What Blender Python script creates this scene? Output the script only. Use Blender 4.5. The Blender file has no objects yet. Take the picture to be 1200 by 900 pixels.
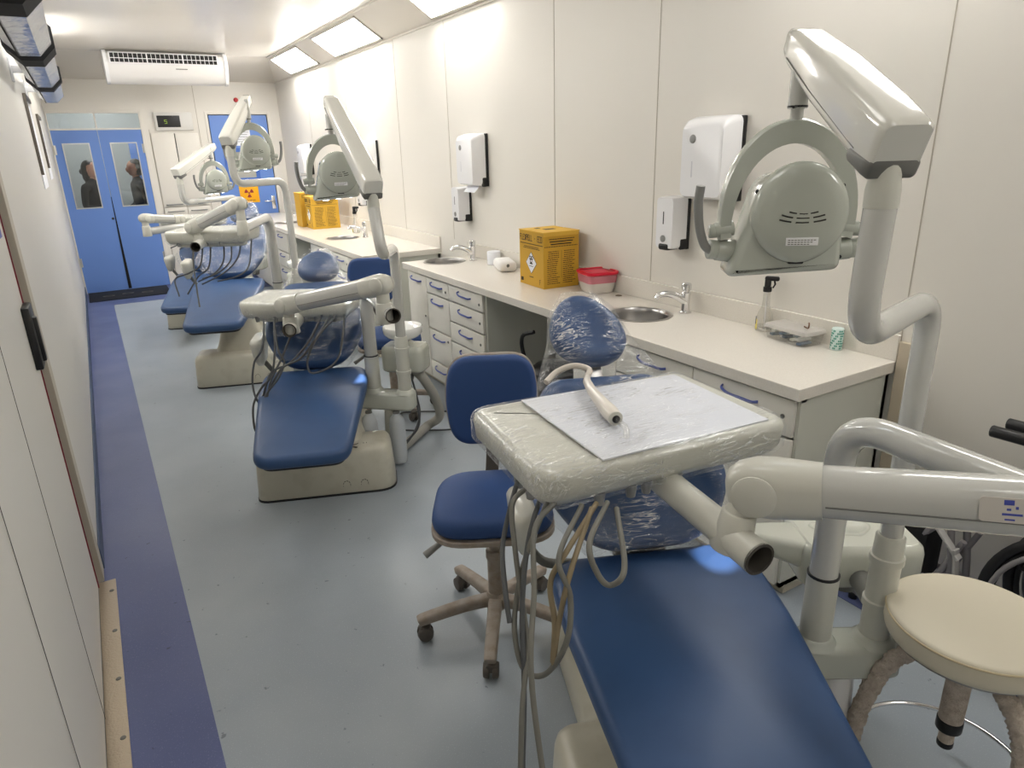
import bpy, bmesh, math, random
from mathutils import Vector, Matrix
random.seed(7)
PI = math.pi
S = bpy.context.scene
C = bpy.context.collection
def V(*a): return Vector(a)

# ------------------------------------------------------------------ materials
MATS = {}
def mat(name, col, rough=.5, metal=0., spec=.5, bump=None, noise=None, trans=0., emit=None, alpha=1., coat=0., ior=1.45):
    if name in MATS: return MATS[name]
    m = bpy.data.materials.new(name); m.use_nodes = True
    nt = m.node_tree; b = nt.nodes['Principled BSDF']
    col = tuple(col) + (1,)
    b.inputs['Base Color'].default_value = col
    b.inputs['Roughness'].default_value = rough
    b.inputs['Metallic'].default_value = metal
    b.inputs['Specular IOR Level'].default_value = spec
    b.inputs['IOR'].default_value = ior
    if trans: b.inputs['Transmission Weight'].default_value = trans
    if coat: b.inputs['Coat Weight'].default_value = coat; b.inputs['Coat Roughness'].default_value = .08
    if emit: b.inputs['Emission Color'].default_value = tuple(emit[:3]) + (1,); b.inputs['Emission Strength'].default_value = emit[3]
    if alpha < 1: b.inputs['Alpha'].default_value = alpha
    tc = nt.nodes.new('ShaderNodeTexCoord')
    if noise:      # (scale, amount, second colour, threshold low, high)
        n = nt.nodes.new('ShaderNodeTexNoise'); n.inputs['Scale'].default_value = noise[0]; n.inputs['Detail'].default_value = 5
        r = nt.nodes.new('ShaderNodeValToRGB')
        r.color_ramp.elements[0].position = noise[2]; r.color_ramp.elements[1].position = noise[3]
        r.color_ramp.elements[0].color = col; r.color_ramp.elements[1].color = tuple(noise[1]) + (1,)
        nt.links.new(tc.outputs['Object'], n.inputs['Vector']); nt.links.new(n.outputs['Fac'], r.inputs['Fac'])
        nt.links.new(r.outputs['Color'], b.inputs['Base Color'])
    if bump:       # (scale, strength, distance)
        n = nt.nodes.new('ShaderNodeTexNoise'); n.inputs['Scale'].default_value = bump[0]; n.inputs['Detail'].default_value = 3
        bp = nt.nodes.new('ShaderNodeBump'); bp.inputs['Strength'].default_value = bump[1]; bp.inputs['Distance'].default_value = bump[2]
        nt.links.new(tc.outputs['Object'], n.inputs['Vector']); nt.links.new(n.outputs['Fac'], bp.inputs['Height'])
        nt.links.new(bp.outputs['Normal'], b.inputs['Normal'])
    MATS[name] = m
    return m
def srgb(r, g, b):
    f = lambda c: (c/255/12.92) if c/255 <= .04045 else ((c/255+.055)/1.055)**2.4
    return (f(r), f(g), f(b))

WALL = mat('wall_panel', srgb(226, 222, 214), .42, bump=(60, .05, .002))
WALLG = mat('wall_panel_grey', srgb(214, 211, 204), .42, bump=(60, .05, .002))
CEIL = mat('ceiling_panel', srgb(232, 227, 219), .25, bump=(3, .15, .01))
COVE = mat('cove_panel', srgb(216, 210, 200), .38)
SEAM = mat('seam', srgb(178, 170, 156), .6)
DARK = mat('dark_gap', (.006, .005, .005), .8)
REDG = mat('red_gasket', srgb(120, 30, 45), .6)
DOORB = mat('door_blue', srgb(106, 142, 212), .38, bump=(9, .08, .003))
STEEL = mat('steel', (.36, .35, .34), .28, 1.)
CHROME = mat('chrome', (.75, .75, .76), .12, 1.)
ALU = mat('aluminium', (.62, .61, .58), .38, 1.)
CREAM = mat('cream_plastic', srgb(200, 199, 189), .28, coat=.3)
CREAMB = mat('cream_base', srgb(202, 198, 182), .3, noise=(14, srgb(192, 187, 170), .5, .75), coat=.15)
LAMPG = mat('lamp_grey', srgb(178, 182, 172), .22, coat=.5)
PAINT = mat('white_tube_paint', srgb(192, 192, 187), .16, coat=.6)
SLEEVE = mat('sleeve', srgb(196, 196, 186), .3)
GREYC = mat('grey_cap', srgb(108, 108, 104), .4)
HGREY = mat('handle_grey', srgb(136, 136, 134), .4)
BLUEV = mat('blue_vinyl', srgb(52, 80, 122), .40, bump=(180, .12, .001), noise=(5, srgb(48, 75, 116), .45, .65))
BLUEF = mat('blue_fabric', srgb(40, 70, 122), .6, bump=(500, .2, .0008))
TOPW = mat('worktop', srgb(226, 221, 212), .25, noise=(160, srgb(222, 217, 207), .45, .62), coat=.2)
CABW = mat('cabinet_white', srgb(224, 221, 212), .4)
CABS = mat('cabinet_side', srgb(204, 205, 195), .45)
HBLUE = mat('handle_blue', srgb(88, 102, 172), .3)
BLACK = mat('black_plastic', (.012, .012, .013), .4)
BLACKF = mat('black_fabric', (.014, .014, .015), .85)
WHITEP = mat('white_plastic', srgb(238, 238, 240), .25, coat=.2)
PAPER = mat('paper', srgb(238, 240, 246), .7)
LBLUE = mat('sky_blue_print', srgb(74, 84, 170), .5)
TAUPE = mat('taupe_plastic', srgb(158, 148, 138), .5, noise=(30, srgb(140, 127, 114), .4, .7))
CASTER = mat('caster_grey', srgb(86, 80, 74), .5)
HOSE = mat('hose_grey', srgb(112, 111, 104), .45)
HOSED = mat('hose_dark', srgb(84, 86, 88), .45)
HOSEY = mat('hose_yellowed', srgb(136, 122, 96), .45)
CORR = mat('corrugated_grey', srgb(168, 166, 158), .5)
YBOX = mat('yellow_card', srgb(205, 160, 50), .6)
INK = mat('ink', (.02, .018, .015), .6)
REDP = mat('red_lid', srgb(215, 25, 55), .3)
STONE = mat('cream_vinyl', srgb(206, 199, 180), .5, bump=(300, .1, .0006))
FLUFF = mat('fluffy_wrap', srgb(208, 196, 184), .9, bump=(240, .9, .006), noise=(60, srgb(184, 170, 156), .4, .7))
SKIN = mat('skin', srgb(196, 142, 116), .55)
SKIND = mat('skin_tan', srgb(170, 116, 90), .55)
HAIR = mat('hair', (.012, .009, .008), .5)
JEANS = mat('dark_trousers', srgb(34, 38, 52), .8)
ORANGE = mat('sign_orange', srgb(246, 176, 20), .5)
MAROON = mat('trefoil_maroon', srgb(150, 40, 50), .5)
REDDOT = mat('red_button', srgb(190, 30, 35), .35)
TREAD = mat('tread_plate', srgb(190, 176, 156), .4, .6, bump=(120, .6, .004))
ROOMG = mat('vestibule_grey', srgb(150, 152, 150), .6)
SILVER = mat('silver_foil', srgb(205, 208, 214), .22, .75, bump=(9, .5, .02))
GREEN = mat('teal_print', srgb(60, 150, 130), .4)
MATD = mat('dark_mat', (.012, .014, .02), .9)
WGREY = mat('chair_tube_grey', srgb(146, 142, 144), .4, .3)

def glassy(name, col, rough, fac):
    """thin clear sheet: mostly transparent with a glossy share"""
    m = bpy.data.materials.new(name); m.use_nodes = True; nt = m.node_tree; nt.nodes.clear()
    o = nt.nodes.new('ShaderNodeOutputMaterial'); mx = nt.nodes.new('ShaderNodeMixShader')
    t = nt.nodes.new('ShaderNodeBsdfTransparent'); t.inputs[0].default_value = tuple(col) + (1,)
    g = nt.nodes.new('ShaderNodeBsdfGlossy'); g.inputs['Roughness'].default_value = rough
    mx.inputs[0].default_value = fac
    nt.links.new(t.outputs[0], mx.inputs[1]); nt.links.new(g.outputs[0], mx.inputs[2]); nt.links.new(mx.outputs[0], o.inputs[0])
    return m
PANE = glassy('pane_glass', (.93, .95, .95), .03, .07)
CLEARP = glassy('clear_plastic', (.93, .93, .92), .12, .12)
REDCL = glassy('pink_clear_plastic', (.95, .45, .52), .2, .1)
BOTTLE = mat('translucent_bottle', srgb(214, 220, 226), .3, alpha=.62)
def film_mat():
    m = bpy.data.materials.new('cling_film'); m.use_nodes = True; nt = m.node_tree; nt.nodes.clear()
    N, L = nt.nodes.new, nt.links.new
    o = N('ShaderNodeOutputMaterial'); mx = N('ShaderNodeMixShader')
    t = N('ShaderNodeBsdfTransparent'); t.inputs[0].default_value = (.975, .98, .985, 1)
    g = N('ShaderNodeBsdfGlossy'); g.inputs['Roughness'].default_value = .13; g.inputs['Color'].default_value = (1, 1, 1, 1)
    tc = N('ShaderNodeTexCoord')
    def ridge_glints(rot, sc, k, dist=.8):
        mp = N('ShaderNodeMapping'); mp.inputs['Scale'].default_value = sc; mp.inputs['Rotation'].default_value = rot
        n = N('ShaderNodeTexNoise'); n.inputs['Scale'].default_value = k; n.inputs['Detail'].default_value = 3; n.inputs['Distortion'].default_value = dist
        L(tc.outputs['Object'], mp.inputs[0]); L(mp.outputs[0], n.inputs['Vector'])
        # thin lines where the noise crosses its middle
        s1 = N('ShaderNodeMath'); s1.operation = 'SUBTRACT'; s1.inputs[1].default_value = .5
        s2 = N('ShaderNodeMath'); s2.operation = 'ABSOLUTE'; s3 = N('ShaderNodeMapRange'); s3.inputs[1].default_value = 0; s3.inputs[2].default_value = .024; s3.inputs[3].default_value = 1; s3.inputs[4].default_value = 0
        L(n.outputs['Fac'], s1.inputs[0]); L(s1.outputs[0], s2.inputs[0]); L(s2.outputs[0], s3.inputs[0]); return s3, n
    r1, n1 = ridge_glints((.3, .5, .9), (4, 50, 30), 1.5); r2, n2 = ridge_glints((.2, -.4, -.5), (5, 60, 40), 1.2)
    mxx = N('ShaderNodeMath'); mxx.operation = 'MAXIMUM'; L(r1.outputs[0], mxx.inputs[0]); L(r2.outputs[0], mxx.inputs[1])
    big = N('ShaderNodeTexNoise'); big.inputs['Scale'].default_value = 9; big.inputs['Detail'].default_value = 2; L(tc.outputs['Object'], big.inputs['Vector'])
    bigr = N('ShaderNodeMapRange'); bigr.inputs[1].default_value = .42; bigr.inputs[2].default_value = .66; L(big.outputs['Fac'], bigr.inputs[0])
    cov = N('ShaderNodeMath'); cov.operation = 'MULTIPLY'; L(mxx.outputs[0], cov.inputs[0]); L(bigr.outputs[0], cov.inputs[1])
    add = N('ShaderNodeMath'); add.operation = 'ADD'; L(n1.outputs['Fac'], add.inputs[0]); L(cov.outputs[0], add.inputs[1])
    bp = N('ShaderNodeBump'); bp.inputs['Strength'].default_value = 1; bp.inputs['Distance'].default_value = .004
    L(add.outputs[0], bp.inputs['Height']); L(bp.outputs[0], g.inputs['Normal'])
    lw = N('ShaderNodeLayerWeight'); lw.inputs['Blend'].default_value = .25
    ma = N('ShaderNodeMath'); ma.operation = 'MULTIPLY_ADD'; ma.inputs[1].default_value = .16; ma.inputs[2].default_value = .03; L(lw.outputs['Facing'], ma.inputs[0])
    m2 = N('ShaderNodeMath'); m2.operation = 'MULTIPLY_ADD'; m2.inputs[1].default_value = .68; L(cov.outputs[0], m2.inputs[0]); L(ma.outputs[0], m2.inputs[2])
    df = N('ShaderNodeBsdfDiffuse'); df.inputs['Color'].default_value = (.95, .96, .98, 1); mg = N('ShaderNodeMixShader'); mh = N('ShaderNodeMath'); mh.operation = 'MULTIPLY'; mh.inputs[1].default_value = .92  # diffuse white streaks paint the highlights along the wrinkles
    L(cov.outputs[0], mh.inputs[0]); L(mh.outputs[0], mg.inputs[0]); L(g.outputs[0], mg.inputs[1]); L(df.outputs[0], mg.inputs[2])
    L(m2.outputs[0], mx.inputs[0]); L(t.outputs[0], mx.inputs[1]); L(mg.outputs[0], mx.inputs[2]); L(mx.outputs[0], o.inputs[0])
    return m
FILM = film_mat()
def floor_mat(name, c1, c2, c3):
    m = bpy.data.materials.new(name); m.use_nodes = True; nt = m.node_tree; b = nt.nodes['Principled BSDF']
    N, L = nt.nodes.new, nt.links.new
    tc = N('ShaderNodeTexCoord')
    def noise(s, d=4):
        n = N('ShaderNodeTexNoise'); n.inputs['Scale'].default_value = s; n.inputs['Detail'].default_value = d; L(tc.outputs['Object'], n.inputs['Vector']); return n
    def ramp(n, a, b_, ca, cb):
        r = N('ShaderNodeValToRGB'); r.color_ramp.elements[0].position = a; r.color_ramp.elements[1].position = b_
        r.color_ramp.elements[0].color = tuple(ca)+(1,); r.color_ramp.elements[1].color = tuple(cb)+(1,); L(n.outputs['Fac'], r.inputs[0]); return r
    r1 = ramp(noise(2.2, 6), .35, .7, c1, c2)
    r2 = ramp(noise(260, 2), .62, .72, (0, 0, 0), (1, 1, 1))
    r3 = ramp(noise(34, 8), .70, .74, (0, 0, 0), (1, 1, 1))
    mx = N('ShaderNodeMixRGB'); L(r2.outputs[0], mx.inputs[0]); L(r1.outputs[0], mx.inputs[1]); mx.inputs[2].default_value = tuple(c3)+(1,)
    my = N('ShaderNodeMixRGB'); L(r3.outputs[0], my.inputs[0]); L(mx.outputs[0], my.inputs[1]); my.inputs[2].default_value = tuple(x*.55 for x in c1)+(1,)
    L(my.outputs[0], b.inputs['Base Color'])
    b.inputs['Roughness'].default_value = .33
    bp = N('ShaderNodeBump'); bp.inputs['Strength'].default_value = .12; bp.inputs['Distance'].default_value = .004
    L(noise(7, 5).outputs['Fac'], bp.inputs['Height']); L(bp.outputs[0], b.inputs['Normal'])
    rr = N('ShaderNodeMapRange'); L(noise(3, 5).outputs['Fac'], rr.inputs[0]); rr.inputs[3].default_value = .26; rr.inputs[4].default_value = .5
    L(rr.outputs[0], b.inputs['Roughness'])
    return m
FLOORG = floor_mat('floor_vinyl_grey', srgb(154, 163, 172), srgb(165, 173, 180), srgb(182, 189, 195))
FLOORB = floor_mat('floor_vinyl_blue', srgb(84, 94, 138), srgb(92, 102, 146), srgb(112, 120, 160))

# ------------------------------------------------------------------ mesh helpers
MW = {}
def smooth(me, ang=40):
    for p in me.polygons: p.use_smooth = True
    try: me.set_sharp_from_angle(angle=math.radians(ang))
    except Exception: pass
def obj(name, bm, m, parent=None, ang=40):
    """bm is in world space; the object gets its parent's frame, or one at its own foot"""
    bmesh.ops.recalc_face_normals(bm, faces=bm.faces)
    if parent is not None:
        P = MW[parent.name]
        L = Matrix.Identity(4)
    else:
        xs = [v.co for v in bm.verts]
        lo = Vector([min(c[i] for c in xs) for i in range(3)]); hi = Vector([max(c[i] for c in xs) for i in range(3)])
        P = Matrix.Identity(4); L = Matrix.Translation(((lo.x+hi.x)/2, (lo.y+hi.y)/2, lo.z))
    W = P @ L
    bm.transform(W.inverted())
    me = bpy.data.meshes.new(name); bm.to_mesh(me); bm.free()
    if ang: smooth(me, ang)
    ms = m if isinstance(m, (list, tuple)) else [m]
    for x in ms: me.materials.append(x)
    o = bpy.data.objects.new(name, me); C.objects.link(o)
    o.matrix_basis = L
    if parent is not None: o.parent = parent
    MW[o.name] = W
    return o
def thing(name, label, cat, loc, rz=0, group=None):
    o = bpy.data.objects.new(name, None); C.objects.link(o); o.empty_display_size = .1
    o.matrix_basis = Matrix.Translation(loc) @ Matrix.Rotation(rz, 4, 'Z')
    MW[o.name] = o.matrix_basis.copy()
    o['label'] = label; o['category'] = cat
    if group: o['group'] = group
    return o
def tag(o, label, cat, group=None, kind=None):
    o['label'] = label; o['category'] = cat
    if group: o['group'] = group
    if kind: o['kind'] = kind
    return o
def struct(name, bm, m, parent=None, label=None, ang=40):
    o = obj(name, bm, m, parent, ang)
    if parent is None:
        o['kind'] = 'structure'
        if label: o['label'] = label
    return o
BM = bmesh.new
def bx(bm, lo, hi, bev=0, seg=2, M=None, mi=0):
    lo = Vector(lo); hi = Vector(hi)
    r = bmesh.ops.create_cube(bm, size=1)
    vs = r['verts']
    for v in vs: v.co = Vector([lo[i] + (v.co[i]+.5)*(hi[i]-lo[i]) for i in range(3)])
    fs = set(f for v in vs for f in v.link_faces)
    if bev:
        es = list(set(e for v in vs for e in v.link_edges))
        rr = bmesh.ops.bevel(bm, geom=es, offset=bev, segments=seg, profile=.5, affect='EDGES', clamp_overlap=True)
        fs = set(rr['faces']) | set(f for f in fs if f.is_valid)
        vs = list(set(v for f in fs for v in f.verts))
    for f in fs: f.material_index = mi
    if M is not None:
        for v in vs: v.co = M @ v.co
    return vs
def frame(d, up=V(0, 0, 1)):
    d = d.normalized()
    a = up.cross(d)
    if a.length < 1e-4: a = V(1, 0, 0).cross(d)
    a.normalize(); b = d.cross(a).normalized()
    return a, b
def ring(bm, c, a, b, pts): return [bm.verts.new(c + a*x + b*y) for x, y in pts]
def skin(bm, rings, cap=True, closed=True, mi=0):
    fs = []
    for r0, r1 in zip(rings, rings[1:]):
        n = len(r0)
        for i in range(n if closed else n-1):
            try: fs.append(bm.faces.new((r0[i], r0[(i+1) % n], r1[(i+1) % n], r1[i])))
            except ValueError: pass
    if cap:
        for r in (rings[0], rings[-1]):
            try: fs.append(bm.faces.new(r))
            except ValueError: pass
    for f in fs: f.material_index = mi
    return fs
def circ(r, n=20, r2=None): return [(r*math.cos(2*PI*i/n), (r2 or r)*math.sin(2*PI*i/n)) for i in range(n)]
def rrect(w, h, r, k=5):
    r = min(r, w/2-1e-5, h/2-1e-5); o = []
    for cx, cy, a0 in ((w/2-r, h/2-r, 0), (-w/2+r, h/2-r, 90), (-w/2+r, -h/2+r, 180), (w/2-r, -h/2+r, 270)):
        for i in range(k):
            a = math.radians(a0 + 90*i/(k-1)); o.append((cx+r*math.cos(a), cy+r*math.sin(a)))
    return o
def cyl(bm, p, q, r, r2=None, n=20, cap=True, bev=0, mi=0):
    p = Vector(p); q = Vector(q); d = q-p; L = d.length; a, b = frame(d); dn = d.normalized(); r2 = r if r2 is None else r2
    if bev:
        st = [(0, r-bev), (bev*.3, r-bev*.3), (bev, r), (L-bev, r2), (L-bev*.3, r2-bev*.3), (L, r2-bev)]
    else: st = [(0, r), (L, r2)]
    return skin(bm, [ring(bm, p+dn*t, a, b, circ(rr, n)) for t, rr in st], cap, mi=mi)
def lathe(bm, c, prof, n=28, axis=V(0, 0, 1), cap=True, mi=0):
    a, b = frame(axis); c = Vector(c); ax = axis.normalized()
    return skin(bm, [ring(bm, c+ax*z, a, b, circ(max(r, 1e-4), n)) for r, z in prof], cap, mi=mi)
def spline(P, k=8):
    P = [Vector(p) for p in P]; o = []
    Q = [2*P[0]-P[1]] + P + [2*P[-1]-P[-2]]
    for i in range(1, len(Q)-2):
        p0, p1, p2, p3 = Q[i-1:i+3]
        for j in range(k):
            t = j/k
            o.append(.5*((2*p1)+(p2-p0)*t+(2*p0-5*p1+4*p2-p3)*t*t+(3*p1-p0-3*p2+p3)*t**3))
    o.append(P[-1]); return o
def fillet(P, r, k=7):
    """polyline with rounded corners"""
    P = [Vector(p) for p in P]; o = [P[0]]
    for i in range(1, len(P)-1):
        a = (P[i-1]-P[i]); b = (P[i+1]-P[i]); rr = min(r, a.length*.48, b.length*.48)
        A = P[i]+a.normalized()*rr; B = P[i]+b.normalized()*rr
        for j in range(k+1):
            t = j/k; o.append(A*(1-t)**2 + P[i]*2*t*(1-t) + B*t*t)
    o.append(P[-1]); return o
def sweep(bm, pts, prof, cap=True, scale=None, mi=0, up=V(0, 0, 1)):
    """parallel-transported sweep of a 2D profile"""
    pts = [Vector(p) for p in pts]; n = len(pts)
    T = [(pts[min(i+1, n-1)]-pts[max(i-1, 0)]).normalized() for i in range(n)]
    a, b = frame(T[0], up); R = []
    for i in range(n):
        if i:
            q = T[i-1].rotation_difference(T[i]); a = q @ a; b = q @ b
        s = scale(i/(n-1)) if scale else 1
        R.append(ring(bm, pts[i], a, b, [(x*s, y*s) for x, y in prof]))
    return skin(bm, R, cap, mi=mi)
def tube(bm, pts, r, n=12, smoothk=0, cap=True, mi=0):
    if smoothk: pts = spline(pts, smoothk)
    return sweep(bm, pts, circ(r, n), cap, mi=mi)
def roundpoly(P, k=6):
    """P: (x, y, radius) -> closed rounded outline"""
    o = []; n = len(P)
    for i in range(n):
        p = V(P[i][0], P[i][1], 0); a = V(P[i-1][0], P[i-1][1], 0)-p; b = V(P[(i+1) % n][0], P[(i+1) % n][1], 0)-p; r = P[i][2]
        r = min(r, a.length*.49, b.length*.49)
        A = p+a.normalized()*r; B = p+b.normalized()*r
        for j in range(k+1):
            t = j/k; q = A*(1-t)**2+p*2*t*(1-t)+B*t*t
            if not o or (V(o[-1][0], o[-1][1], 0)-q).length > 1e-5: o.append((q.x, q.y))
    return o
def inset(O, d):
    n = len(O); r = []
    ar = sum(O[i][0]*O[(i+1) % n][1]-O[(i+1) % n][0]*O[i][1] for i in range(n))
    s = 1 if ar > 0 else -1
    for i in range(n):
        ax, ay = O[i-1]; bx_, by = O[(i+1) % n]
        tx, ty = bx_-ax, by-ay; l = math.hypot(tx, ty) or 1
        r.append((O[i][0]-s*ty/l*d, O[i][1]+s*tx/l*d))
    return r
def pad(bm, O, z0, th, rim, dome=0, f=lambda p: p, bottom_rim=None, crown=5, mi=0):
    """upholstered slab: outline O, underside z0, thickness th, rounded rim, domed top, mapped by f"""
    br = rim if bottom_rim is None else bottom_rim
    cx = sum(p[0] for p in O)/len(O); cy = sum(p[1] for p in O)/len(O)
    R = []
    def add(o, z): R.append([bm.verts.new(f(V(x, y, z))) for x, y in o])
    for i in range(5):
        a = PI/2*i/4; add(inset(O, br*(1-math.sin(a))), z0+br*(1-math.cos(a)))
    for i in range(1, 5):
        a = PI/2*i/4; add(inset(O, rim*(1-math.cos(a))), z0+th-rim+rim*math.sin(a))
    I = inset(O, rim)
    for i in range(1, crown):
        s = 1-i/crown
        add([(cx+(x-cx)*s, cy+(y-cy)*s) for x, y in I], z0+th+dome*(1-s*s))
    fs = skin(bm, R, False)
    c = bm.verts.new(f(V(cx, cy, z0+th+dome))); r = R[-1]
    for i in range(len(r)): fs.append(bm.faces.new((r[i], r[(i+1) % len(r)], c)))
    fs.append(bm.faces.new(R[0]))
    for q in fs: q.material_index = mi
    return R
def slabpoly(bm, O, z0, z1, f=lambda p: p, bev=0, mi=0):
    if bev: R = [inset(O, bev), O, O, inset(O, bev)]; Z = [z0, z0+bev, z1-bev, z1]
    else: R = [O, O]; Z = [z0, z1]
    return skin(bm, [[bm.verts.new(f(V(x, y, z))) for x, y in o] for o, z in zip(R, Z)], True, mi=mi)
def MX(x): return lambda p: x @ p
def T(x, y, z=0, rz=0): return Matrix.Translation((x, y, z)) @ Matrix.Rotation(rz, 4, 'Z')
def basis(o, x, y, z):
    m = Matrix.Identity(4)
    for i, c in enumerate((x, y, z, o)):
        for j in range(3): m[j][i] = c[j]
    return m
def quad(bm, a, b, c, d, mi=0):
    f = bm.faces.new([bm.verts.new(Vector(p)) for p in (a, b, c, d)]); f.material_index = mi; return f

# block letters drawn as thin raised strokes (5x7 grid strokes)
GL = {'A': [(0,0,0,5),(0,5,2,7),(2,7,4,5),(4,5,4,0),(0,3,4,3)], 'B': [(0,0,0,7),(0,7,3,7),(3,7,4,6),(4,6,3,4),(0,4,3,4),(3,4,4,2),(4,2,3,0),(3,0,0,0)],
 'C': [(4,7,0,7),(0,7,0,0),(0,0,4,0)], 'D': [(0,0,0,7),(0,7,3,7),(3,7,4,5),(4,5,4,2),(4,2,3,0),(3,0,0,0)], 'E': [(4,7,0,7),(0,7,0,0),(0,0,4,0),(0,4,3,4)],
 'F': [(4,7,0,7),(0,7,0,0),(0,4,3,4)], 'G': [(4,7,0,7),(0,7,0,0),(0,0,4,0),(4,0,4,3),(4,3,2,3)], 'I': [(2,0,2,7)], 'L': [(0,7,0,0),(0,0,4,0)], 'N': [(0,0,0,7),(0,7,4,0),(4,0,4,7)],
 'M': [(0,0,0,7),(0,7,2,3),(2,3,4,7),(4,7,4,0)], 'O': [(0,0,0,7),(0,7,4,7),(4,7,4,0),(4,0,0,0)], 'P': [(0,0,0,7),(0,7,4,7),(4,7,4,4),(4,4,0,4)], 'R': [(0,0,0,7),(0,7,4,7),(4,7,4,4),(4,4,0,4),(1,4,4,0)],
 'S': [(4,7,0,7),(0,7,0,4),(0,4,4,4),(4,4,4,0),(4,0,0,0)], 'T': [(0,7,4,7),(2,7,2,0)], 'U': [(0,7,0,0),(0,0,4,0),(4,0,4,7)], 'V': [(0,7,2,0),(2,0,4,7)], 'X': [(0,0,4,7),(0,7,4,0)],
 'Z': [(0,7,4,7),(4,7,0,0),(0,0,4,0)], '-': [(1,3.5,3,3.5)], '5': [(4,7,0,7),(0,7,0,4),(0,4,4,4),(4,4,4,0),(4,0,0,0)]}
def text(bm, s, o, ux, uy, h, w=None, t=.13, th=.0008):
    """strokes of height h from o along ux"""
    ux = Vector(ux).normalized(); uy = Vector(uy).normalized(); nz = ux.cross(uy); k = h/7; w = w or h*.72; kx = w*.72/4
    for i, ch in enumerate(s):
        if ch == ' ': continue
        for x0, y0, x1, y1 in GL[ch]:
            a = Vector(o)+ux*(i*w+x0*kx)+uy*(y0*k); b = Vector(o)+ux*(i*w+x1*kx)+uy*(y1*k)
            d = (b-a).normalized(); e = nz.cross(d)*h*t/2; a = a-d*h*t/2; b = b+d*h*t/2
            A = [a-e, b-e, b+e, a+e]
            lo = [bm.verts.new(p) for p in A]; hi = [bm.verts.new(p+nz*th) for p in A]
            skin(bm, [lo, hi])

# ------------------------------------------------------------------ camera
def camera():
    f = 800.1304; y, t, r = [math.radians(a) for a in (30.5813, 19.1904, -1.5944)]
    fw = V(math.sin(y)*math.cos(t), math.cos(y)*math.cos(t), -math.sin(t)); rt = V(math.cos(y), -math.sin(y), 0); up = rt.cross(fw)
    # same handedness as the survey of the photograph
    rt2 = rt*math.cos(r)+up*math.sin(r); up2 = -rt*math.sin(r)+up*math.cos(r)
    cd = bpy.data.cameras.new('camera'); cd.sensor_width = 36; cd.sensor_fit = 'HORIZONTAL'; cd.lens = f/1200*36; cd.clip_start = .02
    co = bpy.data.objects.new('camera', cd); C.objects.link(co)
    co.matrix_world = basis(V(0, 0, 1.6753), rt2, up2, -fw); S.camera = co
camera()

# ------------------------------------------------------------------ room shell
XL, XR, YF, YB, ZC, ZW = -.248, 2.507, 10.40, -1.6, 2.78, 2.58
YV = 12.6
EC = .30
bm = BM(); bx(bm, (XL-.3, YB-.1, -.1), (XR+.1, YV, 0)); struct('floor', bm, FLOORG, ang=0)
bm = BM(); bx(bm, (XL, YB, 0), (.03, 9.4, .002)); bx(bm, (XL, 9.4, 0), (XR, YF+.3, .002))
struct('trim_1', bm, FLOORB, label='blue violet vinyl floor stripe', ang=0)
bm = BM(); bx(bm, (2.19, YB, 0), (XR, 9.4, .002)); struct('trim_2', bm, FLOORB, label='blue floor stripe by the counters', ang=0)
bm = BM(); bx(bm, (XL-.1, YB-.1, ZC), (XR+.1, YV, ZC+.1)); struct('ceiling', bm, CEIL, ang=0)
bm = BM(); bx(bm, (XR, YB-.1, 0), (XR+.1, YV, ZC)); struct('wall_right', bm, WALL, ang=0)
bm = BM(); bx(bm, (XL-.1, YB-.1, 0), (XR+.1, YB, ZC)); struct('wall_back', bm, WALL, ang=0)
# seams of the right wall panels
for i, y in enumerate((1.37, 2.75, 3.65, 5.1, 6.1, 7.5, 8.9)):
    bm = BM(); bx(bm, (XR-.002, y-.0018, 0 if i == 0 else .97), (XR+.002, y+.0018, ZW)); struct('trim_%d' % (3+i), bm, SEAM, label='thin vertical seam of the right wall', ang=0)
bm = BM(); bx(bm, (XR-.02, 1.30, 0), (XR, 1.365, .95), .003); struct('trim_10', bm, mat('trim_beige', srgb(196, 184, 164), .5), label='beige upright strip at the counter end', ang=0)
# sloped cove along right wall and far wall
bm = BM()
def prism(bm, P, y0, y1): skin(bm, [[bm.verts.new((x, y0, z)) for x, z in P], [bm.verts.new((x, y1, z)) for x, z in P]])
prism(bm, [(XR, ZW), (XR-EC, ZC), (XR, ZC)], YB, YF); struct('trim_11', bm, COVE, label='sloping cove panel along the right wall', ang=0)
bm = BM(); skin(bm, [[bm.verts.new((x, y, z)) for y, z in ((YF, ZW), (YF-1.0, ZC), (YF, ZC))] for x in (XL, XR)]); struct('trim_12', bm, COVE, label='sloping cove panel above the end wall', ang=0)
bm = BM(); bx(bm, (XR-EC-.012, YB, ZC-.012), (XR-EC+.012, YF-1, ZC+.003)); struct('trim_13', bm, COVE, label='thin metal strip where cove meets ceiling', ang=0)
bm = BM(); bx(bm, (XR-.014, YB, ZW-.012), (XR, YF, ZW+.003)); struct('trim_14', bm, COVE, label='thin strip where cove meets the right wall', ang=0)

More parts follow.
